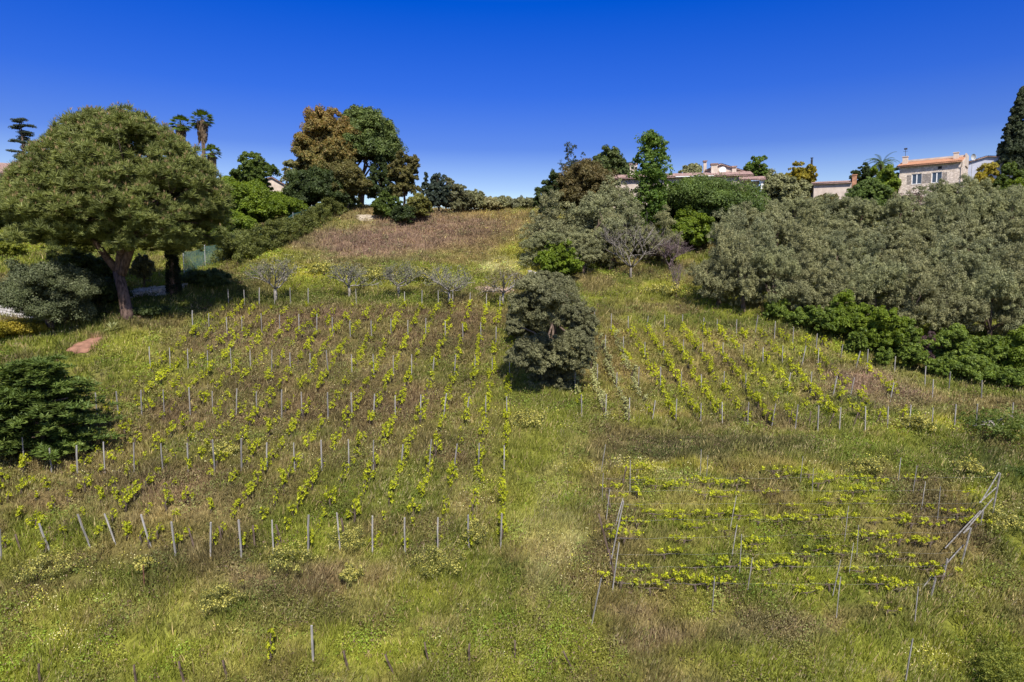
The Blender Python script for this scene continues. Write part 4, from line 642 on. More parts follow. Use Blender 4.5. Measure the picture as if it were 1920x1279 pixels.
for i, (px, top, d, w, lb) in enumerate([(1040,362,86,125,'tall grey olive tree at the left end of the olive group'),(1115,352,85,125,'tall grey olive tree in the middle of the olive group'),(1025,430,82,95,'low spreading olive crown at the lower left of the group'),(1092,425,81,95,'olive crown between the fig tree and the dead tree'),(1180,372,88,110,'olive tree behind the bare dead tree'),(1245,395,86,80,'olive tree under the leafy poplar, right end of the group'),(1145,400,84,80,'olive crown left of the dead tree branches'),(1152,331,92,118,'olive crown against the left part of the villa roof'),(1386,338,93,84,'small olive crown before the porch of the villa')]):
    olive(px, top, d, w*1.1, lb, 'olive trees beside the dead tree', i % 6)

# --- bushes along the foot of the grove
rg = np.random.default_rng(77); BUG = [(.07,.115,.02),(.15,.21,.035),(.27,.34,.055)]
BU = [(1500,585,66,50,BUG),(1548,590,64.5,60,BUG),(1590,578,64,72,LIME),(1640,585,63,66,LIME),(1668,612,60.5,60,LIME),(1612,618,61,56,BUG),(1700,632,60,52,BUG),(1738,628,59.5,50,PURP),(1790,640,58.5,78,BUG),(1850,640,58,84,BUG),(1908,650,57.5,80,LIME),(1760,672,57,58,BUG),(1830,690,56,70,BUG),(1895,700,55,80,BUG),(1455,570,68,44,BUG),(1715,668,58,44,BUG),(1660,655,59,40,BUG)]
BL = ['low green bush','broad green bush','bright lime bush','lime green leafy bush','yellow-green leafy bush','dense green bush','small dark green bush','bare purplish bush','large rounded green bush','large dense green bush','lime green bush','green bramble bush','wide green bramble bush','sprawling green bush','smallest green bush','ragged green bush','tiny green bush']
WH = ['below the front of the grove, near its left end','under the fourth front olive tree','under the front olives, brightest of the row','beside the brightest bush of the row','in front of the brightest bushes','left of the lime bushes, below the grove','on the bank above the upper right posts','among green ones on the grove bank','left of the largest bush, below the grove','below the grove near the right edge','at the right frame edge below the grove','below the purplish bush, on the bank','above the fig tree on the right bank','at the right edge above the fig tree','at the left end of the bushes under the grove','between the purplish bush and the posts','lowest at the bend of the grove bank']
for i, (px, top, d, w, cols) in enumerate(BU): tree('bush', BL[i]+' '+WH[i], px, top-[8,26,30,12,34,4,20,6,30,10,34,2,24,12,10,20,4][i], d, w*[1,1.3,1.2,1.0,1.35,.9,1.2,1,1.15,.95,1.3,.9,1.2,1,1,1.1,.8][i], cols, 'lobed' if i % 2 else 'round', seed=500+i, group='bushes along the foot of the olive grove', cat='bush', bot=.0, trunk=False, thin=cols is PURP, per=30, puffs=70, size=.10)
tree('fig_tree', 'loose fig tree with pale bare limbs at the right edge', 1868, 762, 46, 150, [(.07,.11,.02),(.13,.17,.035),(.22,.26,.06)], 'lobed', seed=900, per=24, thin=True, puffs=60, size=.10, bark=M_greybark, bot=.25)
tree('bush', 'green bush in the bottom right corner', 1895, 1222, 26.5, 130, [(.10,.13,.025),(.20,.23,.04),(.40,.38,.06)], 'lobed', seed=901, cat='bush', thin=True, per=60, puffs=60, size=.035, trunk=False, bot=0)
tree('bush', 'shady green bush at the right edge below the fig tree', 1925, 880, 40, 90, GREEN, 'round', seed=903, cat='bush', per=60, puffs=50, size=.06, trunk=False, bot=0)
# --- sprawling conifer, left
rg = np.random.default_rng(31); b2, d2 = hit(70, 868); jn = empty('spreading_conifer', b2, 'broad dark green spreading conifer with feathery sprays at the left edge', 'conifer'); s2 = d2/FPX; pf = []
for i in range(210):
    a = rg.uniform(0, 6.28); h0 = rg.uniform(.02, 1)**.85*5.6; Ln = (1-.78*(h0/6.2)**1.8)*rg.uniform(.45, 1.1)*4.9; dz = rg.uniform(.05, .3)
    for s_i in range(12): t_ = .25+.75*s_i/11; pf.append((math.cos(a)*Ln*t_*1.05+rg.normal(0, .14), math.sin(a)*Ln*t_*.75+rg.normal(0, .14), h0+dz*Ln*t_-.5*Ln*.25*t_**3+rg.normal(0, .06), .50*(1.15-.4*t_), .50*(1.15-.4*t_), .20))
link('crown', foliage('crown', pf, 40, .038, [(.045,.075,.018),(.10,.145,.03),(.20,.25,.06)], rg, 'spray', M_needle, up=.18), jn)
m = MB().tube([(0,0,-.4),(0,0,2),(.1,0,4.6)], [.35,.25,.08], 8)
for i in range(14): a = rg.uniform(0, 6.28); m.tube([(0,0,.3+.25*i), (math.cos(a)*2.4, math.sin(a)*1.6, .6+.27*i)], [.09,.03], 5)
link('trunk', m.mesh('trunk', M_bark, True), jn); jn.location = tuple(np.array(b2)+np.array([-.6, 1.2, .2])); jn['note'] = ''
del jn['note']
# --- hedge and netting fence
HP = [(428,498),(455,480),(490,468),(525,456),(560,438),(595,420),(628,404),(660,392),(690,384)]
hp = [hit(*p_)[0] for p_ in HP]; hd = empty('hedge', hp[0], 'long dense green hedge running uphill below the netting fence', 'hedge'); pf = []; rg = np.random.default_rng(41)
for i in range(len(hp)-1):
    for k in range(80):
        t_ = rg.random(); q = hp[i]*(1-t_)+hp[i+1]*t_; q = q-hp[0]; hgt = 2.9+.4*math.sin(i*2.1+t_*5); a = rg.uniform(0, math.pi); pf.append((q[0]+1.6*math.cos(a)*rg.uniform(.7, 1.05), q[1]+rg.normal(0, .6), q[2]+hgt*math.sin(a)*rg.uniform(.5, 1), .55, .55, .5))
link('crown', foliage('crown', pf, 110, .12, [(.06,.075,.018),(.115,.13,.03),(.20,.21,.06)], rg), hd)
fp = [hit(345,512)[0], hit(385,500)[0]]+[h_+np.array([-1.5,2.4,0]) for h_ in hp]
for q in fp: q[2] = float(zt(q[0], q[1]))
fe = empty('netting_fence', fp[0], 'green netting fence climbing the slope behind the long hedge', 'fence')
for i, q in enumerate(fp):
    q0 = q-fp[0]; link('post', MB().tube([q0+np.array([0,0,-.3]), q0+np.array([0,0,2.45])], .045, 6).mesh('post', M_wire), fe)
    if i:
        p_ = fp[i-1]-fp[0]; V = []; nn = 14
        for j in range(nn+1):
            t_ = j/nn
            for hgt in (0, .8, 1.6, 2.35-.25*math.sin(math.pi*t_)): c = p_*(1-t_)+q0*t_; V.append((c[0], c[1]+.08*math.sin(j*1.7+hgt*2), c[2]+hgt))
        F = [(j*4+a, (j+1)*4+a, (j+1)*4+a+1, j*4+a+1) for j in range(nn) for a in range(3)]; link('netting', mesh_np('netting', V, F, M_net, smooth=True), fe)
# --- garden wall, steps, earth patch, agave, left
def patch(name, px, py, rx, ry, mat, label=None, cat=None, kind='structure', lift=.04, seed=0, ny_=10):
    c, d = hit(px, py); rg = np.random.default_rng(seed); V = []; F = []; a_ = rg.uniform(0, 6, 3); nr_, na = 8, 40
    for j in range(nr_+1):
        for i in range(na):
            a = 2*math.pi*i/na; r_ = j/nr_*(1+.14*math.sin(3*a+a_[0])+.08*math.sin(7*a+a_[1])); X_ = c[0]+rx*r_*math.cos(a); Y_ = c[1]+ry*r_*math.sin(a); V.append([X_, Y_, 0])
    V = np.array(V); V[:,2] = zt(V[:,0], V[:,1])+lift
    for j in range(nr_):
        for i in range(na): F.append((j*na+i, j*na+(i+1) % na, (j+1)*na+(i+1) % na, (j+1)*na+i))
    return link(name, mesh_np(name, V, F, mat, smooth=True), None, label=label, cat=cat, kind=kind)
patch('bare_earth', 160, 648, .85, 1.5, M_earth, seed=1, lift=.05); patch('stone_path', 290, 548, 2.6, 1.6, M_path, seed=2, lift=.06); patch('orchard_earth', 925, 545, 2.2, 1.3, simple('dry_earth', (.20,.13,.10), (.36,.25,.19), 2, .98, .4), seed=3, lift=.06)
patch('ridge_clearing', 686, 410, 1.8, 1.6, simple('pale_earth', (.26,.21,.15), (.42,.35,.26), 2, .98, .3), seed=4, lift=.08)
def stones(name, label, a, b_, h, n, cat='stone wall', wd=.4):
    rg = np.random.default_rng(n); pa, pb = hit(*a)[0], hit(*b_)[0]; o = empty(name, pa, label, cat); m = MB(); q = pb-pa; Ln = np.linalg.norm(q[:2]); dx = q/Ln; yw = math.atan2(dx[1], dx[0])
    rowsn = max(1, int(h/.24))
    for j in range(rowsn):
        s = rg.uniform(-.2, 0)
        while s < Ln:
            w_ = rg.uniform(.25, .55); c = dx*(s+w_/2); z_ = float(zt(pa[0]+c[0], pa[1]+c[1]))-pa[2]+j*.24
            hx, hy, hz = w_/2*.96, wd/2*rg.uniform(.85, 1.1), .115*rg.uniform(.9, 1.02); n0 = len(m.v); m.box(-hx, hx, -hy, hy, -hz, hz)
            for t_ in range(n0, len(m.v)):
                v = m.v[t_]; v = (v[0]*rg.uniform(.85, 1), v[1]*rg.uniform(.85, 1), v[2]*rg.uniform(.85, 1)); m.v[t_] = (c[0]+v[0]*math.cos(yw)-v[1]*math.sin(yw), c[1]+v[0]*math.sin(yw)+v[1]*math.cos(yw), z_+.12+v[2])
            s += w_
    link('stones', m.mesh('stones', M_path), o); return o
stones('garden_wall', 'low pale stone garden wall below the left olive tree', (-40,588), (92,596), 1.0, 3)
stones('stone_terrace', 'short pale stone edging beside the path behind the pine trunk', (238,562), (345,540), .5, 4)
stones('stone_pile', 'small pile of pale stones on the slope above the holm oak', (992,514), (1012,519), .5, 5, 'stone pile')
ag, _ = hit(212, 620); o = empty('agave', ag, 'variegated agave with pale yellow leaf blades near the big pine trunk', 'plant'); V = []; F = []; cc = []; rg = np.random.default_rng(3)
for i in range(26):
    a = rg.uniform(0, 6.28); e = rg.uniform(.2, 1.4); dr = np.array([math.cos(a)*math.cos(e), math.sin(a)*math.cos(e), math.sin(e)]); s1_ = np.array([-math.sin(a), math.cos(a), 0])*.07; Ln = rg.uniform(.8, 1.25); mid = dr*Ln*.6; tip = dr*Ln+np.array([0,0,-.25]); b_ = len(V); V += [-s1_, s1_, mid+s1_, tip, mid-s1_]; F += [(b_, b_+1, b_+2), (b_, b_+2, b_+4), (b_+4, b_+2, b_+3)]; cc += [np.array([.34,.36,.16])*rg.uniform(.7, 1.3)]*5
link('leaves', mesh_np('leaves', V, F, M_leaf, np.array(cc)), o)

# --- bare trees
def bare(label, px, py, wpx, hpx, seed, mat, depth=4, leaves=None, name='bare_tree', fork=.28, tr=.16, up=.25, nch=3, group=None):
    p_, d = hit(px, py); s = d/FPX; H = hpx*s; W_ = wpx*s*.5; rg = np.random.default_rng(seed); o = empty(name, p_, label, 'tree', group); m = MB(); tips = []; H0 = H*fork
    m.tube([(0,0,-.3),(rg.uniform(-.1,.1),0,H0*.5),(0,0,H0)], [tr*1.3, tr, tr*.9], 7)
    def grow(a, dr, ln, r_, k):
        n_ = 4; q = [a]; dd_ = dr.copy()
        for i in range(n_): dd_ = dd_+rg.normal(0, .17, 3)+np.array([0,0,up*.2]); dd_ /= np.linalg.norm(dd_); q.append(q[-1]+dd_*ln/n_)
        m.tube(q, np.linspace(r_, r_*.6, n_+1), 5 if k > 1 else 3)
        if k == 0: tips.append(q[-1]); return
        for i in range(nch+(k > 2)):
            a_ = rg.uniform(0, 6.28); sp__ = rg.uniform(.45, .85); ax = np.array([math.cos(a_), math.sin(a_), rg.uniform(-.2, .4)]); nd = dd_*math.cos(sp__)+ax*math.sin(sp__); nd /= np.linalg.norm(nd); grow(q[rg.integers(2, n_+1)], nd, ln*rg.uniform(.6, .82), r_*.66, k-1)
    L0 = (H-H0)*.40
    for i in range(5):
        a_ = 2*math.pi*i/5+rg.uniform(-.3, .3); t_ = min(2.2, W_/(H-H0)*1.9); dr = np.array([math.cos(a_)*t_, math.sin(a_)*t_, 1]); dr /= np.linalg.norm(dr); grow(np.array([0,0,H0*.95]), dr, L0, tr*.62, depth-1)
    link('trunk', m.mesh('trunk', mat, True), o)
    if leaves:
        tp = np.array(tips); pf = np.concatenate([tp, np.full((len(tp),3), .5)], 1); link('crown', foliage('crown', pf, leaves[0], .09, leaves[1], rg), o)
    return o
GL = (8, [(.13,.13,.08),(.2,.2,.12),(.28,.27,.17)])
for i, (px, py, w, h, lb) in enumerate([(517,568,125,98,'nearly bare spreading orchard tree at the left end, nearest the hedge'),(654,558,125,78,'nearly bare orchard tree with dark trunk, second of five'),(747,558,110,78,'nearly bare orchard tree in the middle of the orchard line'),(842,572,125,95,'nearly bare orchard tree with two upright stems, fourth of five'),(944,572,100,84,'small orchard tree with orange-tinged twigs left of the holm oak')]):
    bare(lb, px, py, w, h, 40+i, M_greybark, 4, (7, [(.22,.2,.08),(.3,.24,.1)]) if i == 4 else GL, 'orchard_tree', tr=.13, up=.15, group='nearly bare orchard trees in a line')
bare('leafless pale-barked dead tree in front of the olive group', 1183, 522, 100, 128, 60, simple('dead_wood', (.10,.085,.07), (.24,.21,.18), 8, .95, .4), 5, None, 'dead_tree', fork=.16, tr=.15, nch=2, up=.5)
m_p = simple('purple_twig', (.12,.085,.09), (.22,.16,.16), 8, .95, 0)
bare('bare purplish bushy tree right of the dead tree', 1256, 508, 50, 72, 61, m_p, 5, None, 'bare_bush', fork=.1, tr=.1)
bare('slender leafless sapling below the purplish bush', 1268, 556, 26, 72, 62, m_p, 4, None, 'bare_sapling', fork=.15, tr=.06, up=.8)
# --- flowering scrub
rg = np.random.default_rng(90)
YF = [(.14,.16,.03),(.38,.36,.10),(.62,.56,.26)]
SC = [(545,1045,80,42,'pale yellow flowering bush below the lowest left post row, broadest one'),(650,1010,60,46,'tall pale flowering bush leaning on the lowest left posts'),(815,1052,90,42,'wide pale yellow flowering bush below the lowest post row, near the middle'),(662,1078,40,32,'small yellow-green flowering bush under the gap in the lowest row'),(890,1000,50,44,'flowering bush with pale blossoms beside the second lowest-row post from the right'),(420,1120,75,44,'bright pale yellow flowering shrub by itself on the lower left slope'),(90,1062,80,36,'thin straw-flowered bush at the lower left near the edge'),(1875,975,66,30,'yellow flowering bush outside the sloping rail frame'),(1820,882,50,30,'pale yellow bush on the right, above the rail frame'),(1620,878,56,30,'straw and yellow bush at the top of the lower plot'),(1725,795,60,28,'golden flowering bush at the right end of the upper plot'),(985,785,66,26,'faded straw flowered bush beside the grass track'),(1190,775,0,0,''),(600,505,40,20,'yellow flowering clump behind the first two orchard trees'),(700,515,46,30,'yellow flowering clump between second and third orchard trees'),(795,515,46,32,'yellow flowering clump between third and fourth orchard trees'),(425,845,46,26,'pale flowering clump among vines left of centre'),(1245,545,60,16,'low yellow clump below the dead tree'),(270,1060,36,26,'little yellow flowered bush beside the rusty stake')]
for i, (px, py, w, h, lb) in enumerate(SC):
    if not w: continue
    p_, d = hit(px, py+h*.45); s = d/FPX; o = empty('flowering_bush', p_, lb, 'bush', 'yellow flowering bushes on the slope'); r_ = w*s*.5; hh = h*s*.8; pf = shell((0,0,hh*.4), (r_*.9, r_*.9, hh*.6), 46, r_*.25, rg, -.3, .4); far = d > 60
    link('foliage', foliage('foliage', pf, 34, .0013*d, [(.12,.14,.04),(.2,.2,.06)], rg), o); pf[:,2] += .08; link('blossom', foliage('blossom', pf, 22, .0010*d, [(.46,.42,.07),(.6,.55,.18)], rg, asp=.9), o)

# ------------------------------------------------------------ vineyard posts
PV = []
for i in range(5):
    rg = np.random.default_rng(600+i); m = MB(); hw = .029; V = []
    for z_ in (-.35, .4, 1.1, 1.62): j = rg.normal(0, .006, 2); V += [(x_*hw+j[0], y_*hw+j[1], z_+(rg.normal(0, .012) if z_ > 1.5 else 0)) for x_, y_ in ((-1,-1),(1,-1),(1,1),(-1,1))]
    F = [(3,2,1,0),(12,13,14,15)]+[(a*4+b_, a*4+(b_+1) % 4, a*4+4+(b_+1) % 4, a*4+4+b_) for a in range(3) for b_ in range(4)]; m.add(V, F); PV.append(m.mesh('post', M_post))
PVD = PV[0].copy(); PVD.materials.clear(); PVD.materials.append(M_bark)
BR = MB().tube([(0,0,1.45),(0,-.0,-.05)], .045, 5).mesh('brace', M_bark)
POSTS = {}
def post(xb, yb, label, group, xt=None, h=1.0, brace=0, thin=1.0):
    p_, d = hit(xb, yb)
    if xt is None: xt = xb
    lean = math.atan2((xt-xb)*d/FPX, 1.6*h) + random.uniform(-.02, .02)
    if brace:
        o = empty('vineyard_post', p_, label, 'post', group, random.uniform(-.3, .3)); q = link('stake', random.choice(PV), o); q.scale = (thin, thin, h); q.rotation_euler = (random.uniform(-.03,.03), lean, 0)
        q = link('brace', BR, o); q.location = (brace*.62, .55, 0); q.rotation_euler = (-.2, -brace*.42, 0); q.scale = (1, 1, h*.82)
    else:
        o = link('vineyard_post', random.choice(PV), None, tuple(p_), 0, label, 'post', group); o.rotation_euler = (random.uniform(-.04, .04), lean, random.uniform(-.5, .5)); o.scale = (thin, thin, h)
    POSTS.setdefault(group, []).append(o); return o
def row(name, xs, yf, side, hs=1.0, tops={}, braces={}, desc='weathered grey post', thin=1.0):
    for i, x_ in enumerate(xs):
        lb = '%s, %s from the left in the %s' % (desc, ordn(i), name)
        if len(lb.split()) > 16: lb = lb.replace('from the left in the', 'from left in')
        post(x_, yf(x_) if callable(yf) else yf[i], lb, 'posts in the '+name, tops.get(i), hs*random.uniform(.86, 1.08), braces.get(i, 0), thin)
lerp = lambda pts_: (lambda x_: float(np.interp(x_, [p_[0] for p_ in pts_], [p_[1] for p_ in pts_])))
row('topmost row below the orchard', [429,459,486,515,545,578,668,759,791,822,849,881,912,937], lerp([(429,574),(578,572),(668,574),(800,575),(881,579),(937,583)]), 'left')
row('second row from the top, left plot', [361,392,426,454,491,525,561,594,624,657,697,733,765,798,835,868,902,930], lerp([(361,618),(426,626),(594,622),(657,632),(835,635),(902,639),(930,645)]), 'left')
row('third row from the top, left plot', [282,319,353,390,434,470,509,545,582,616,660,701,738,772,811,852,889,923,955], lerp([(282,693),(434,695),(616,701),(772,706),(889,706),(955,708)]), 'left', 1.03, {6:511.5, 9:614, 14:814.5, 15:855, 16:892})
row('fourth row from the top, left plot', [182,222,266,308,357,399,443,482,528,566,615,660,700,741,789,831,874,911,950], lerp([(182,783),(357,778),(528,783),(700,788),(880,790),(950,789)]), 'left', 1.08, {6:445, 12:703, 15:837, 16:880})
row('fifth row from the top, left plot', [46,97,145,197,252,306,353,403,453,501,553,604,654,700,752,804,851,898,945], lerp([(46,880),(97,888),(604,885),(755,884),(950,888)]), 'left', 1.08, {14:757, 15:809, 16:858})
row('long lowest row of the left plot', [2,94,170,217,283,330,395,453,513,578,638,698,759,821,879,939], [1052,1035,1027,1021,1027,1046,1043,1046,1040,1039,1034,1038,1039,1036,1032,1028], 'left', 1.04, {1:73,2:149,3:201,4:266,5:324,6:398,9:580.5,10:635,11:701,12:760}, {0:1,5:1,6:.5,7:.5,8:.6,10:.4}, 'grey end post', 1.05)
row('bottom row at the frame edge', [75,256,345,427,588,654,738,804,880,966,1072], [1284,1284,1279,1274,1246,1256,1262,1242,1250,1240,1252], 'left', .5, {1:252,2:336,3:419,5:643,6:722,7:796,10:1052}, {}, 'short old post', 1.0)
for o in POSTS['posts in the bottom row at the frame edge']:
    if o['label'].find('fifth from') < 0: o.data = PVD
    else: o.scale = (1.2, 1.2, .95)
row('top row of the upper right plot', [1115,1146,1178,1211,1246,1279,1316,1345,1381,1416,1452,1486,1530,1576,1626,1677,1734,1779,1840], [612,620,620,620,619,619,626,625,627,624,636,648,657,675,691,702,724,733,748], 'right', .98, {3:1215, 6:1319, 9:1420, 11:1488, 13:1579})
row('second row of the upper right plot', [1104,1135,1169,1209,1244,1281,1317,1355,1394,1430,1467,1503,1534,1604], [670,663,663,674,670,668,676,674,675,683,683,686,686,693], 'right', .98, {11:1511, 13:1614})
row('third row of the upper right plot', [1078,1120,1156,1197,1238,1277,1315,1357,1398,1476,1520,1561,1594,1669,1748], [737,722,733,728,730,734,736,733,735,740,738,747,747,753,746], 'right', .98, {9:1481, 11:1569, 12:1599, 13:1674})
row('bottom row of the upper right plot', [1091,1136,1180,1223,1267,1314,1354,1402,1447,1491,1533,1574,1622,1664,1705,1747,1789,1830,1897], [786,783,787,789,793,795,798,801,801,805,809,807,809,803,801,804,804,804,799], 'right', 1.0, {3:1228, 8:1452, 9:1494}, {7:-.4,8:-.5,9:-.5,10:-.5,11:-1,12:-.9,13:-.9,14:-.5,15:-.9}, 'grey end post')
row('top line of the lower right plot', [1126,1313,1324,1500,1523,1684,1711,1727], [890,894,909,907,927,905,927,959], 'right', 1.02, {0:1136,2:1325,3:1504,5:1687,6:1718,7:1732}, {}, 'thin grey stake', .45)
row('left edge of the lower right plot', [1129,1137,1181], [943,974,925], 'right', 1.1, {0:1131,1:1142}, {1:.7,2:-.6}, 'thin grey stake', .6)
row('middle of the lower right plot', [1367,1371,1386,1583,1606,1757,1591], [1004,1051,1084,1019,1051,982,1084], 'right', 1.15, {0:1379,1:1380,2:1389,3:1588,4:1608,5:1761,6:1595}, {}, 'thin leaning stake', .45)
row('lower part of the lower right plot', [1401,1561,1568,1335,1715], [1115,1120,1160,1152,1170], 'right', 1.1, {0:1407,1:1571,2:1571,3:1337,4:1716}, {}, 'thin brownish stake', .6)
for (xb, yb, xt, h, br, lb) in [(1143,1066,1167,1.9,.5,'long leaning stake with a strut at the left end of the lower plot'),(1152,993,1166,1.0,0,'leaning stake above the long strut at the lower plot left end'),(1148,1111,1158,1.35,.5,'lowest leaning stake at the left end of the lower right plot'),(1109,1174,1131,1.2,0,'isolated tilted stake below the left end of the lower plot'),(1697,1281,1711,1.1,0,'pale stake tilted right at the bottom edge of the frame')]:
    post(xb, yb, lb, 'leaning stakes around the lower right plot', xt, h, br, .7)
p_, d = hit(271, 1112); link('iron_stake', MB().tube([(0,0,-.3),(0,.0,1.25)], .028, 6).mesh('iron_stake', M_rust), None, tuple(p_), 0, 'thin rusty iron stake standing alone on the lower left slope', 'stake')
# --- rail frame at the right end of the lower plot
FR = [((1859,965),(1873,886)),((1837,985),(1841,955)),((1800,1060),(1818,988)),((1766,1088),(1774,1046)),((1741,1126),(1752,1083))]
f0, _ = hit(*FR[0][0]); fr = empty('rail_fence', f0, 'grey timber end frame of sloping rails closing the lower right plot', 'rail fence'); tops = []
for (b_, t_) in FR:
    pb, d = hit(*b_); pt = at(*t_, d)+np.array([0,-.1,0]); tops.append(pt); link('post', MB().tube([pb-f0-np.array([0,0,.3]), pt-f0], .045, 6).mesh('post', M_rail), fr)
RL = [((1873,886),(1838,943)),((1868,914),(1836,943)),((1862,934),(1806,1000)),((1838,958),(1772,1028)),((1818,990),(1806,1000)),((1806,1022),(1749,1086)),((1749,1078),(1718,1118))]
for a, b_ in RL:
    da = float(np.interp(a[1], [886,1126], [hit(*FR[0][0])[1], hit(*FR[4][0])[1]])); db = float(np.interp(b_[1], [886,1126], [hit(*FR[0][0])[1], hit(*FR[4][0])[1]])); link('rail', MB().tube([at(*a, da)-f0, at(*b_, db)-f0], .030, 6).mesh('rail', M_rail), fr)
WL = [(1132,905,1868,900),(1135,928,1862,925),(1137,953,1850,950),(1150,985,1838,975),(1155,1020,1815,1005),(1150,1050,1798,1045),(1150,1075,1770,1070),(1150,1105,1742,1105)]
for i, (xa, ya, xb, yb) in enumerate(WL):
    pts_ = []
    for t_ in np.linspace(0, 1, 13): q, d = hit(xa+(xb-xa)*t_, ya+(yb-ya)*t_+14); pts_.append(q+np.array([0,0,.62-.06*math.sin(t_*math.pi*6)**2]))
    link('trellis_wire', MB().tube(np.array(pts_)-pts_[0], .0016, 4).mesh('trellis_wire', M_wire), None, tuple(pts_[0]), 0, 'thin trellis wire across the lower right plot, %s from the top' % ordn(i), 'wire', 'trellis wires of the lower right plot')

# ------------------------------------------------------------ vines
VINE = [(.24,.27,.015),(.40,.43,.022),(.60,.59,.035)]; VINEP = [(.26,.28,.09),(.40,.40,.17),(.52,.50,.26)]
VV = []
for v in range(9):
    rg = np.random.default_rng(700+v); pale = v >= 7; nb = 3+v % 3; m = MB(); bx_ = rg.uniform(-.1, .1); m.tube([(0,0,-.15),(bx_,.05,.2),(bx_*1.5,-.03,.45),(bx_,.0,.62)], [.075,.07,.06,.05], 6); pf = []
    for k in range(nb):
        e_ = np.array([rg.uniform(-.22, .22), rg.uniform(-.4, .4), .45+.75*k/nb+rg.uniform(-.05, .1)]); m.tube([(bx_,0,.55), e_*.6+np.array([0,0,.2]), e_], [.035,.028,.015], 4)
        for q in range(4): pf.append((*(e_*np.array([1,1,rg.uniform(.7,1.05)])+rg.normal(0, .07, 3)), .13, .13, .14))
    a = foliage('foliage', pf, 15, .052, VINEP if pale else VINE, rg, asp=.85, low=-.3, mat=M_grass); b_ = m.mesh('trunk', M_vinewood, True); VV.append((a, b_))
for v in range(6):
    rg = np.random.default_rng(750+v); m = MB(); m.tube([(0,0,-.15),(.03,.05,.2),(0,0,.38)], [.06,.055,.05], 6); m.tube([(.05,-.5,.46),(.02,-.25,.36),(0,0,.38),(-.02,.25,.42),(-.06,.5,.36)], [.012,.022,.04,.022,.012], 5); pf = []
    for k in range(3+v % 3):
        y_ = rg.uniform(-.8, .8); z_ = rg.uniform(.42, .6); top_ = z_+rg.uniform(.08, .35); m.tube([(0,y_,z_-.1),(.03,y_,top_)], [.014,.01], 4)
        for q in range(5): t_ = rg.random(); pf.append((rg.normal(0, .06), y_+rg.normal(0, .10), z_*(1-t_)+top_*t_, .10, .10, .10))
    VV.append((foliage('foliage', pf, 11, .045, VINE, rg, asp=.85, low=-.5, mat=M_grass), m.mesh('trunk', M_vinewood, True)))
VL = []     # vine positions in photo pixels: base of each plant
z5 = [(710,185),(740,240),(845,190),(650,240),(545,215),(500,300),(600,285),(670,375),(795,345),(830,325),(885,340),(860,370),(575,405),(690,290),(870,260),(920,300),(450,400),(455,440),(500,385),(640,430),(720,440),(455,510),(655,530),(700,490),(330,520),(290,480),(240,400),(200,470),(70,535),(390,320),(500,590),(570,620),(540,640),(660,640),(620,665),(590,670),(745,670),(810,570),(870,630),(980,590),(965,645),(1010,560),(1030,520),(1050,640),(1090,590),(1175,620),(1160,660),(420,630),(425,665),(450,630),(340,640),(315,600),(300,660),(240,620),(170,670),(150,730),(90,695),(60,605),(10,600),(145,745),(440,765),(500,780),(140,810),(950,1200),(880,430),(920,400),(1010,400),(870,480),(955,490),(1110,220),(1040,240),(980,240),(1090,180),(1155,310),(1070,110),(1180,130),(960,210),(1050,340),(1020,380),(840,100),(780,130),(900,80),(850,50),(820,60),(750,80),(680,50),(710,60),(1000,30),(1060,50)]
z6 = [(40,600),(75,520),(105,490),(145,630),(185,580),(175,630),(235,500),(235,690),(230,720),(280,610),(300,570),(360,700),(400,620),(440,530),(500,610),(520,590),(480,720),(440,790),(470,760),(370,940),(360,1010),(300,820),(555,890),(525,950),(500,930),(560,500),(540,310),(620,700),(640,620),(670,540),(680,470),(700,460),(790,530),(785,590),(800,490),(845,335),(740,730),(720,870),(740,820),(660,980),(720,800),(660,860),(870,690),(880,660),(815,1010),(650,1090),(590,1180),(460,1120),(170,1080),(165,1120),(160,1165),(290,1220),(250,1180),(945,930),(940,970),(950,1010),(960,770),(950,880),(1100,660),(1085,740),(1095,830),(1080,810),(1100,780),(1090,570),(915,400),(915,470),(990,460),(1000,440),(865,220),(950,250),(955,180),(980,630),(1030,310),(1110,365),(1053,1135),(590,180),(780,200),(720,360),(730,300),(400,370),(380,430),(370,460),(310,370),(290,390),(50,420),(20,340),(70,150),(40,190),(200,350),(430,300),(455,290),(470,235),(120,190),(210,340),(320,150),(1040,120),(980,120),(895,90),(725,100),(640,95),(545,85),(800,90),(230,160)]
for x_, y_ in z5: VL.append((x_/1.884, 600+y_/1.884, 0, 0))
for x_, y_ in z6: VL.append((560+x_/2.781, 540+y_/2.781, 0, 0))
z7 = [((40,350),(50,440),1),((60,490),(60,490),0),((112,300),(130,380),1),((135,410),(170,520),1),((150,190),(175,300),1),((185,330),(220,420),1),((215,210),(260,320),1),((275,340),(335,480),1),((245,450),(260,530),1),((280,190),(280,190),0),((320,250),(320,250),0),((300,340),(300,340),1),((365,190),(390,240),0),((405,260),(430,300),0),((440,320),(465,385),0),((480,410),(505,460),0),((525,490),(550,530),0),((365,350),(400,410),0),((425,460),(450,540),0),((430,180),(455,225),0),((500,190),(500,190),0),((500,280),(530,330),0),((550,260),(550,260),0),((545,380),(570,410),0),((615,490),(640,520),0),((605,320),(630,390),0),((590,180),(620,230),0),((635,245),(680,300),0),((690,320),(735,375),0),((650,190),(685,220),0),((760,300),(765,320),0),((790,370),(790,370),0),((830,420),(830,420),0),((760,440),(805,500),0),((830,540),(870,565),0),((700,465),(700,465),0),((725,510),(725,510),0),((845,240),(900,300),0),((870,350),(870,350),0),((930,330),(930,330),0),((965,370),(1000,430),0),((1020,440),(1040,460),0),((1070,500),(1110,540),0),((935,550),(950,570),0),((1140,470),(1140,470),0)]
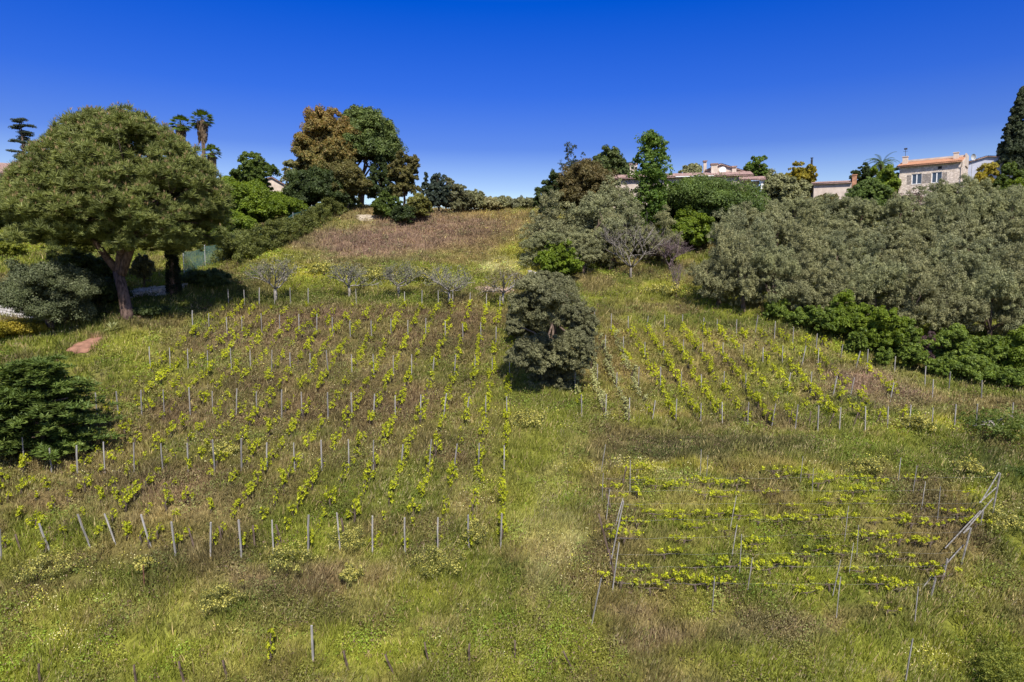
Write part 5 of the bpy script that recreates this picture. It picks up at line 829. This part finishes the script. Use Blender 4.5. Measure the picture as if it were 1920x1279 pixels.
for a, b_, pale in z7:
    n_ = 1+int(round(math.dist(a, b_)/30))
    for i in range(n_): t_ = i/max(1, n_-1); VL.append((1060+(a[0]*(1-t_)+b_[0]*t_)/2.2326, 540+(a[1]*(1-t_)+b_[1]*t_)/2.2326, pale, 1))
z8 = [(300,150),(290,200),(330,215),(180,230),(215,265),(380,220),(465,225),(530,205),(570,205),(600,215),(650,215),(715,215),(580,260),(650,270),(870,160),(920,180),(1020,175),(1060,215),(1080,245),(1100,290),(1150,270),(1190,295),(1240,290),(1300,275),(1340,300),(1200,245),(1250,240),(1220,190),(1300,205),(1400,350),(1450,385),(1500,310),(1530,380),(1580,380),(1635,340),(1720,380),(370,340),(410,350),(450,355),(495,340),(590,345),(640,340),(730,350),(810,370),(900,370),(1000,370),(1060,345),(1160,350),(195,400),(240,400),(300,375),(325,400),(550,395),(590,410),(665,405),(250,450),(410,510),(540,560),(690,570),(780,570),(800,540),(850,580),(880,550),(950,560),(970,600),(750,490),(800,470),(850,480),(1000,515),(1050,490),(1100,500),(1160,510),(1270,440),(1330,440),(1400,455),(1460,450),(1530,460),(1330,480),(1300,510),(1400,525),(1440,545),(1510,575),(1580,610),(1220,580),(1270,600),(1300,640),(1400,660),(1440,670),(235,640),(290,645),(350,655),(380,625),(430,625),(470,630),(540,645),(600,640),(655,630),(1010,670),(1100,640),(1350,745),(1400,745)]
for x_, y_ in z8: VL.append((1060+x_/2.2326, 820+y_/2.2326, 0, 2))
COLS = []
cD=[939,879,821,759,698,638,578,513,453,395,330,275,213,160,85,2]; cC=[945,898,851,804,752,700,654,604,553,501,453,403,353,306,252,197,145,97,46]; cB=[950,911,874,831,789,741,700,660,615,566,528,482,443,399,357,308,266,222,182]; cA=[955,923,889,852,811,772,738,701,660,616,582,545,509,470,434,390,353,319,282]; cY=[958,930,902,868,835,798,765,733,697,657,624,594,561,525,491,454,426,392,361]; cZ=[960,937,912,881,849,822,791,759,730,699,668,637,607,578,545,515,486,459,429]
for i in range(19):
    c = [(cZ[i], 576), (cY[i], 632), (cA[i], 702), (cB[i], 786), (cC[i], 885)]
    if i < 16: c.append((cD[i], 1036))
    else: c.append((cC[i]-110, 960))
    COLS.append((c, 0))
for c in [(1100,1104,1120,1136),(1115,1135,1156,1180),(1146,1169,1197,1223),(1178,1209,1238,1267),(1211,1244,1277,1314),(1246,1281,1315,1354),(1279,1317,1357,1402),(1316,1355,1398,1447),(1345,1394,1437,1491),(1381,1430,1476,1533),(1416,1467,1520,1574),(1452,1503,1561,1622),(1486,1534,1594,1664),(1530,1604,1669,1705)]:
    dy = max(0, c[0]-1480)*.45; COLS.append(([(c[0], 622+dy), (c[1], 672+dy*.4), (c[2], 734), (c[3], 795)], 1))
def colx(c, y_): return float(np.interp(y_, [q[1] for q in c], [q[0] for q in c]))
vp = []; CELL = {}
def try_vine(x_, y_, pale, plot, gap, off=0, sz=1.0):
    p_, d = hit(x_, y_+off); key = (int(p_[0]), int(p_[1]))
    for a in (-1, 0, 1):
        for b_ in (-1, 0, 1):
            for q in CELL.get((key[0]+a, key[1]+b_), []):
                if (p_[0]-q[0])**2+(p_[1]-q[1])**2 < gap*gap: return
    CELL.setdefault(key, []).append(p_); vp.append((p_, d, pale, plot, x_, y_, sz))
for (x_, y_, pale, plot) in VL:
    if plot < 2:
        cs = [colx(c, y_) for c, pl in COLS if pl == plot and c[0][1]-12 < y_ < c[-1][1]+12]
        if cs:
            cx = min(cs, key=lambda v: abs(v-x_))
            if abs(cx-x_) < 22: x_ = cx+(x_-cx)*.25
    try_vine(x_, y_, pale, plot, .6, (9 if plot == 0 else 5)*40/max(30, 0.05*y_+10))
rgv = np.random.default_rng(55)
for (xa, ya, xb, yb) in WL:
    for k_ in range(9):
        t_ = rgv.uniform(.03, .95); try_vine(xa+(xb-xa)*t_, ya+(yb-ya)*t_+8, 0, 2, .8, 0, rgv.uniform(.7, .95))
for ci, (c, pl) in enumerate(COLS):
    P3 = [hit(*q)[0] for q in c]
    for a in range(len(P3)-1):
        L3 = np.linalg.norm(P3[a+1]-P3[a]); n_ = int(L3/.72)
        for k_ in range(n_):
            t_ = (k_+rgv.uniform(.2, .8))/n_
            if rgv.random() < (.86 if pl == 0 else (.97 if ci < 27 else .5)):
                q = c[a][0]*(1-t_)+c[a+1][0]*t_, c[a][1]*(1-t_)+c[a+1][1]*t_
                try_vine(q[0], q[1], 1 if (pl == 1 and ci < 21) else 0, pl, .55, 0, rgv.uniform(.45, .88) if pl == 0 else rgv.uniform(.7, 1.05))
cap = 300
order = sorted(vp, key=lambda q: q[1]/q[6]); rest = order[cap:]; vp = order[:cap]
print('VINES', len(vp), 'rest', len(rest))
def merged(idx_, items):
    V = []; F = []; Cc = []; n = 0
    for (p_, d, pale, _a, _b, _c, sz) in items:
        me = VV[(7 if pale else 0)+random.randrange(2 if pale else 7)][idx_]; co = np.empty(len(me.vertices)*3); me.vertices.foreach_get('co', co); co = co.reshape(-1, 3); a = random.uniform(0, 6.28); s = random.uniform(.75, 1.05)*sz
        co = co@np.array([[math.cos(a), math.sin(a), 0], [-math.sin(a), math.cos(a), 0], [0, 0, 1]])*s+np.array(p_); V.append(co); c = np.empty(len(co)*4); me.color_attributes['Col'].data.foreach_get('color', c); Cc.append(c.reshape(-1, 4)[:,:3])
    V = np.concatenate(V); return V, np.arange(len(V)).reshape(-1, 4), np.concatenate(Cc)
def band(x_, y_, plot):
    if plot == 0:
        Y_ = [573, 626, 701, 785, 885, 1038]; nm = ['topmost', 'second', 'third', 'fourth', 'fifth', 'lowest'] 
        k = sum(y_ > v for v in Y_)
        if k == 0: return 'above the topmost post row, left plot'
        if k == 6: return 'below the lowest full post row, left plot'
        return 'between %s and %s post rows, left plot' % (nm[k-1], nm[k])
    if plot == 1:
        k = sum(y_ > v for v in [620+max(0, x_-1480)*.4, 672, 733]); return ['above the top', 'below the top', 'below the second', 'below the third'][k]+' post row, upper right plot'
    k = sum(y_ > v for v in [903, 926, 959, 992, 1022, 1057, 1092]); return 'in the %s trellis line of the lower right plot' % ordn(k)
if rest:
    V, F, cc = merged(0, rest); link('distant_grapevines', mesh_np('distant_grapevines', V, F, M_grass, cc), label='small far grapevines in broken lines between the uppermost posts', kind='stuff')
    m = MB()
    for q in rest: w_ = q[0]; m.tube([w_+np.array([0,0,-.1]), w_+np.array([random.uniform(-.08,.08),.05,.3]), w_+np.array([random.uniform(-.1,.1),0,.62])*q[6]], [.06,.05,.035], 4)
    link('distant_vine_wood', m.mesh('distant_vine_wood', M_vinewood), None, label='short dark vine stumps in broken lines between the posts', kind='stuff')
G = {}
for q in vp: G.setdefault(band(q[4], q[5], q[3]), []).append(q)
for bn, qs in G.items():
    qs.sort(key=lambda q: q[4])
    for i, (p_, d, pale, plot, x_, y_, sz) in enumerate(qs):
        v = 9+random.randrange(6) if plot == 2 else (random.choice((7, 8)) if pale else random.randrange(7)); s = random.uniform(.72, 1.05)*sz*(.8 if plot == 2 else 1)
        adj = 'pale-leaved' if pale else 'yellow-green'
        o = empty('grapevine', p_, '%s vine, %s from the left %s' % (adj, ordn(i), bn), 'grapevine', 'young grapevines on the slope', (1.57 if plot == 2 else 0)+random.choice((0, math.pi))+random.uniform(-.35, .35))
        o.scale = (s*(1.2 if plot == 2 else .8), s*(1.25 if plot == 2 else 1.05), s*(1.2 if plot == 2 else 1)*random.uniform(.8, 1.1)); link('foliage', VV[v][0], o); link('trunk', VV[v][1], o)
bpy.context.view_layer.update()
